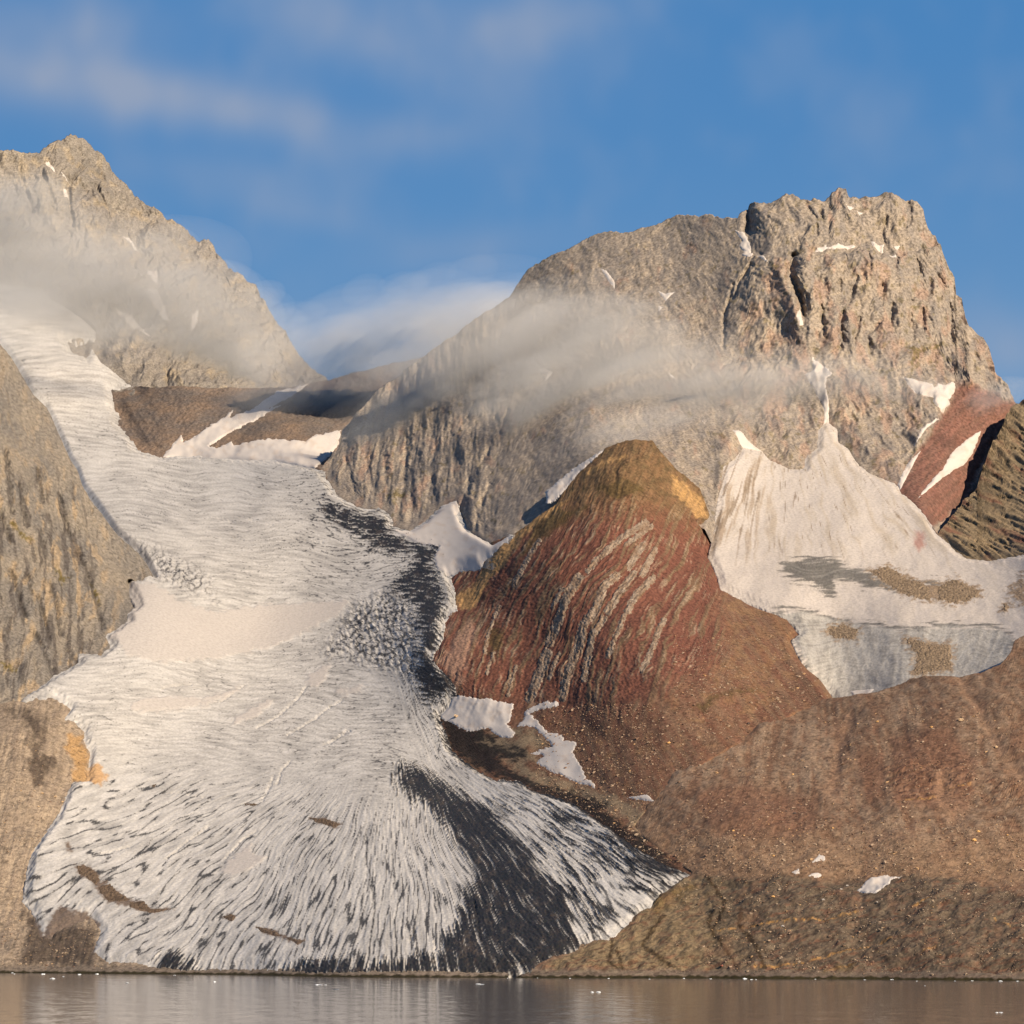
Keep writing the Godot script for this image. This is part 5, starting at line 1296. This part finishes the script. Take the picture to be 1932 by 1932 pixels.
func boulders() -> void:
	# [landform, crop, x, y, width in the crop, colour, label, group]
	var ochre := "ochre boulder lying on the brown scree slope"
	var dark := "dark boulder standing out of the smooth red-brown scree"
	var grey := "pale grey boulder near the leaf-shaped snow patch"
	var kinds := {"ochre": Vector3(0.456, 0.259, 0.095), "dark": Vector3(0.054, 0.038, 0.031), "grey": Vector3(0.270, 0.236, 0.210), "tan": Vector3(0.347, 0.236, 0.140), "rust": Vector3(0.198, 0.065, 0.038)}
	for e in [[MOR, "c9", 1680, 880, 20, "ochre", ochre], [MOR, "c9", 1656, 934, 24, "ochre", ochre], [MOR, "c9", 1840, 900, 14, "ochre", ochre], [MOR, "c9", 1420, 302, 18, "ochre", ochre], [MOR, "c9", 550, 994, 14, "ochre", ochre], [MOR, "c9", 328, 862, 14, "ochre", ochre], [MOR, "c9", 1122, 268, 16, "ochre", ochre], [MOR, "c9", 656, 552, 14, "ochre", ochre], [MOR, "c9", 1410, 805, 12, "ochre", ochre], [MOR, "c9", 878, 858, 12, "ochre", ochre],
			[MOR, "c9", 668, 764, 18, "dark", dark], [MOR, "c9", 618, 754, 12, "dark", dark], [MOR, "c9", 366, 545, 14, "dark", dark], [MOR, "c9", 690, 716, 10, "dark", dark], [MOR, "c9", 958, 1170, 18, "grey", grey], [MOR, "c9", 922, 1198, 16, "grey", grey], [MOR, "c9", 822, 1250, 18, "grey", "pale grey boulder alone among the dark hummocks"], [MOR, "c9", 600, 1380, 20, "grey", "blue-grey boulder above the ochre vein"],
			[MOR, "c9", 548, 1244, 18, "ochre", "ochre boulder among the dark hummocks"], [MOR, "c9", 264, 1622, 22, "rust", "rust-red boulder just above the beach"], [MOR, "c9", 1584, 266, 34, "tan", "flat tan boulder under the crest of the scree slope"], [MOR, "c9", 1780, 392, 22, "tan", "long tan boulder beside the dry runnel"], [RED, "c9", 410, 272, 20, "dark", "dark boulder among rusty stones under the red hill"],
			[RED, "c8", 726, 242, 30, "tan", "brown boulder sitting on the snow bank"], [RED, "c8", 1898, 378, 20, "ochre", "ochre boulder on the red hill's scree"], [MORL, "c7", 345, 715, 16, "tan", "tan boulder at the rim of the gravel bank"], [MORL, "c7", 305, 678, 18, "tan", "tan boulder at the rim of the gravel bank"], [MORL, "c7", 212, 738, 14, "tan", "small tan boulder on the open gravel bank"], [MOR, "c9", 1120, 1262, 12, "grey", "small grey boulder below the leaf-shaped snow patch"]]:
		var c: Array = CROP[e[1]]
		var q := Vector2(c[0] + c[2] * e[2], c[1] + c[2] * e[3])
		var got := spot(e[0], q.x, q.y)
		var p: Vector3 = got[0]
		var size: float = e[4] * c[2] * -p.z / F * 0.55
		var o := MeshInstance3D.new()
		o.name = "boulder"
		o.mesh = lump(int(e[2]), 0.8, 0.75)
		var m := StandardMaterial3D.new()
		m.resource_name = "boulder_stone"
		var t: Vector3 = kinds[e[5]]
		m.albedo_color = Color(t.x, t.y, t.z).linear_to_srgb()
		m.roughness = 0.9
		o.mesh.surface_set_material(0, m)
		o.scale = Vector3(size, size * 0.85, size)
		o.position = p + Vector3(0, size * 0.25, 0)
		o.rotation.y = rng.randf() * TAU
		add_child(o, true)
		tag(o, e[6], "boulder", "boulders: " + e[6])

func floes() -> void:
	var ice := StandardMaterial3D.new()
	ice.resource_name = "floe_ice"
	ice.albedo_color = Color(0.78, 0.79, 0.8)
	ice.roughness = 0.35
	var dull: StandardMaterial3D = ice.duplicate()
	dull.albedo_color = Color(0.3, 0.31, 0.32)
	# [crop's first column in the photograph, x, y, width] of every floe, read from three strips of the photograph
	var small := "small white ice floe drifting near the shore"
	var list := [[0, 110, 123, 15], [0, 68, 127, 13], [0, 237, 135, 22], [0, 320, 128, 15], [0, 80, 133, 10], [0, 290, 160, 28, "ice floe with a swan-like raised end, off the gravel bank"], [0, 535, 134, 18], [0, 350, 147, 12], [0, 438, 137, 20], [0, 1052, 133, 15], [0, 965, 140, 15], [0, 1205, 136, 12], [0, 1885, 144, 22], [0, 705, 183, 22, "flat pale floe alone off the white ice front"], [0, 1757, 193, 36, "low broken ice floe beside a pointed one"], [0, 1798, 193, 14, "pointed little ice floe beside a low broken one"], [0, 1850, 218, 38, "flat dark grey ice floe"], [0, 1185, 177, 18],
		[1400, 713, 190, 46, "largest white ice floe, off the black moraine"], [1400, 1350, 155, 35, "long low white floe close to the shore of the scree slope"], [1400, 1428, 158, 12], [1400, 1172, 150, 16], [1400, 1372, 234, 28, "humped white floe far out beside a smaller one"], [1400, 1337, 234, 22, "flat white floe far out beside a humped one"], [1400, 1100, 153, 10], [1400, 1215, 157, 10], [1400, 1653, 161, 10], [1400, 1843, 157, 10], [1400, 1035, 155, 8], [1400, 870, 156, 8],
		[2696, 390, 160, 22], [2696, 203, 160, 14], [2696, 428, 164, 16], [2696, 1053, 165, 14], [2696, 1203, 164, 20], [2696, 780, 162, 12], [2696, 1340, 172, 10], [2696, 1552, 172, 12], [2696, 1646, 171, 16], [2696, 1897, 173, 18], [2696, 1803, 173, 20], [2696, 1782, 346, 16, "small floe far out, one of a close pair off the scree slope"], [2696, 1805, 346, 18, "small floe far out, one of a close pair off the scree slope"], [2696, 55, 158, 12], [2696, 452, 164, 9], [2696, 1385, 198, 7]]
	for k in list.size():
		var e: Array = list[k]
		var q := Vector2((e[0] + e[1] * 0.7246) / 2.1201, (3800.0 + e[2] * 0.7246) / 2.1201)
		var y0 := (966.0 - q.y) / F
		var d := -CAM_H * (cp - y0 * sp) / (y0 * cp + sp)
		var wide: float = e[3] * 0.7246 / 2.1201 * d / F * 0.55
		var o := MeshInstance3D.new()
		o.name = "ice_floe"
		o.mesh = lump(k + 20, rng.randf_range(0.35, 0.6), 0.9)
		o.mesh.surface_set_material(0, dull if e[3] == 38 else ice)
		o.position = at(q.x, q.y, d)
		o.position.y = 0.0
		o.rotation.y = rng.randf() * TAU
		o.scale = Vector3(wide, wide * (0.35 if e[3] > 30 else 0.75), wide)
		add_child(o, true)
		tag(o, e[4] if e.size() > 4 else small + (" of the tan gravel bank" if q.x < 180.0 else " of the white ice front" if q.x < 850.0 else " of the black moraine" if q.x < 1040.0 else " of the brown scree slope"), "ice floe", "" if e.size() > 4 and e[3] != 16 and e[3] != 18 else "floe pair" if e.size() > 4 else "small ice floes along the shore" + ("" if q.x < 180.0 else " of the ice front" if q.x < 850.0 else " of the moraine" if q.x < 1040.0 else " of the scree"))

func clouds() -> void:
	# [x, y, distance, half width, half height (grid units), optical depth]; each is broken up into overlapping puffs
	var banks := [
		["thick grey mist bank against the far mountain's flank", FAR, 60.0, [[-30, 450, 0, 200, 140, 0.8], [80, 530, 0, 240, 160, 0.9], [210, 580, 0, 240, 150, 0.85], [0, 600, 5120, 200, 80, 0.5], [320, 620, 0, 210, 140, 0.8], [420, 680, 0, 160, 95, 0.7], [150, 650, 5120, 190, 50, 0.4]]],
		["low cloud that pours over the saddle between the two mountains", BACK, 60.0, [[600, 690, 4980, 180, 85, 0.4], [710, 655, 4960, 190, 110, 0.45], [810, 625, 4900, 180, 105, 0.45], [900, 585, 4860, 150, 80, 0.3], [540, 745, 0, 170, 55, 0.2], [720, 750, 0, 170, 70, 0.15]]],
		["pale mist bank across the middle of the rocky peak", PEAK, 45.0, [[840, 700, 0, 160, 95, 0.6], [960, 655, 0, 180, 110, 0.85], [1070, 645, 0, 180, 115, 0.95], [1170, 675, 0, 170, 105, 0.85], [1060, 740, 0, 220, 80, 0.65], [1250, 730, 0, 190, 80, 0.65], [1370, 740, 0, 160, 65, 0.45], [770, 775, 0, 160, 70, 0.4], [1190, 805, 3660, 160, 42, 0.3]]],
		["thin wisp of mist below the square rock tower", PEAK, 45.0, [[1450, 720, 0, 150, 60, 0.45], [1390, 785, 0, 140, 45, 0.22], [1620, 720, 0, 120, 55, 0.32], [1720, 740, 0, 80, 44, 0.18], [1880, 745, 3760, 80, 36, 0.22]]],
	]
	for b in banks:
		var o := Node3D.new()
		o.name = "cloud_bank"
		add_child(o, true)
		tag(o, b[0], "cloud")
		for e in b[3]:
			var far: float = e[2] if e[2] > 0 else depth(b[1], e[0], e[1]) - b[2]
			var k := far / F
			for i in 18:
				var f := FogVolume.new()
				f.name = "puff"
				f.shape = RenderingServer.FOG_VOLUME_SHAPE_ELLIPSOID
				var core := i < 7
				var a := rng.randf() * TAU
				var r := rng.randf_range(0.0, 0.45) if core else rng.randf_range(0.45, 1.0)
				var size := rng.randf_range(0.6, 1.0) if core else rng.randf_range(0.16, 0.4)
				f.position = at(e[0] + cos(a) * r * e[3], e[1] + sin(a) * r * e[4], far + rng.randf_range(-20.0, 20.0))
				f.size = Vector3(e[3] * k * rng.randf_range(0.8, 1.3), e[4] * k * rng.randf_range(0.7, 1.1), e[3] * k * 0.5) * 2.0 * size
				f.rotation.z = rng.randf_range(0.0, 0.5)
				var m := FogMaterial.new()
				m.resource_name = "mist"
				m.albedo = Color(1.0, 0.975, 0.95)
				m.density = e[5] * (0.18 if core else 0.13) / f.size.z
				f.material = m
				o.add_child(f, true)
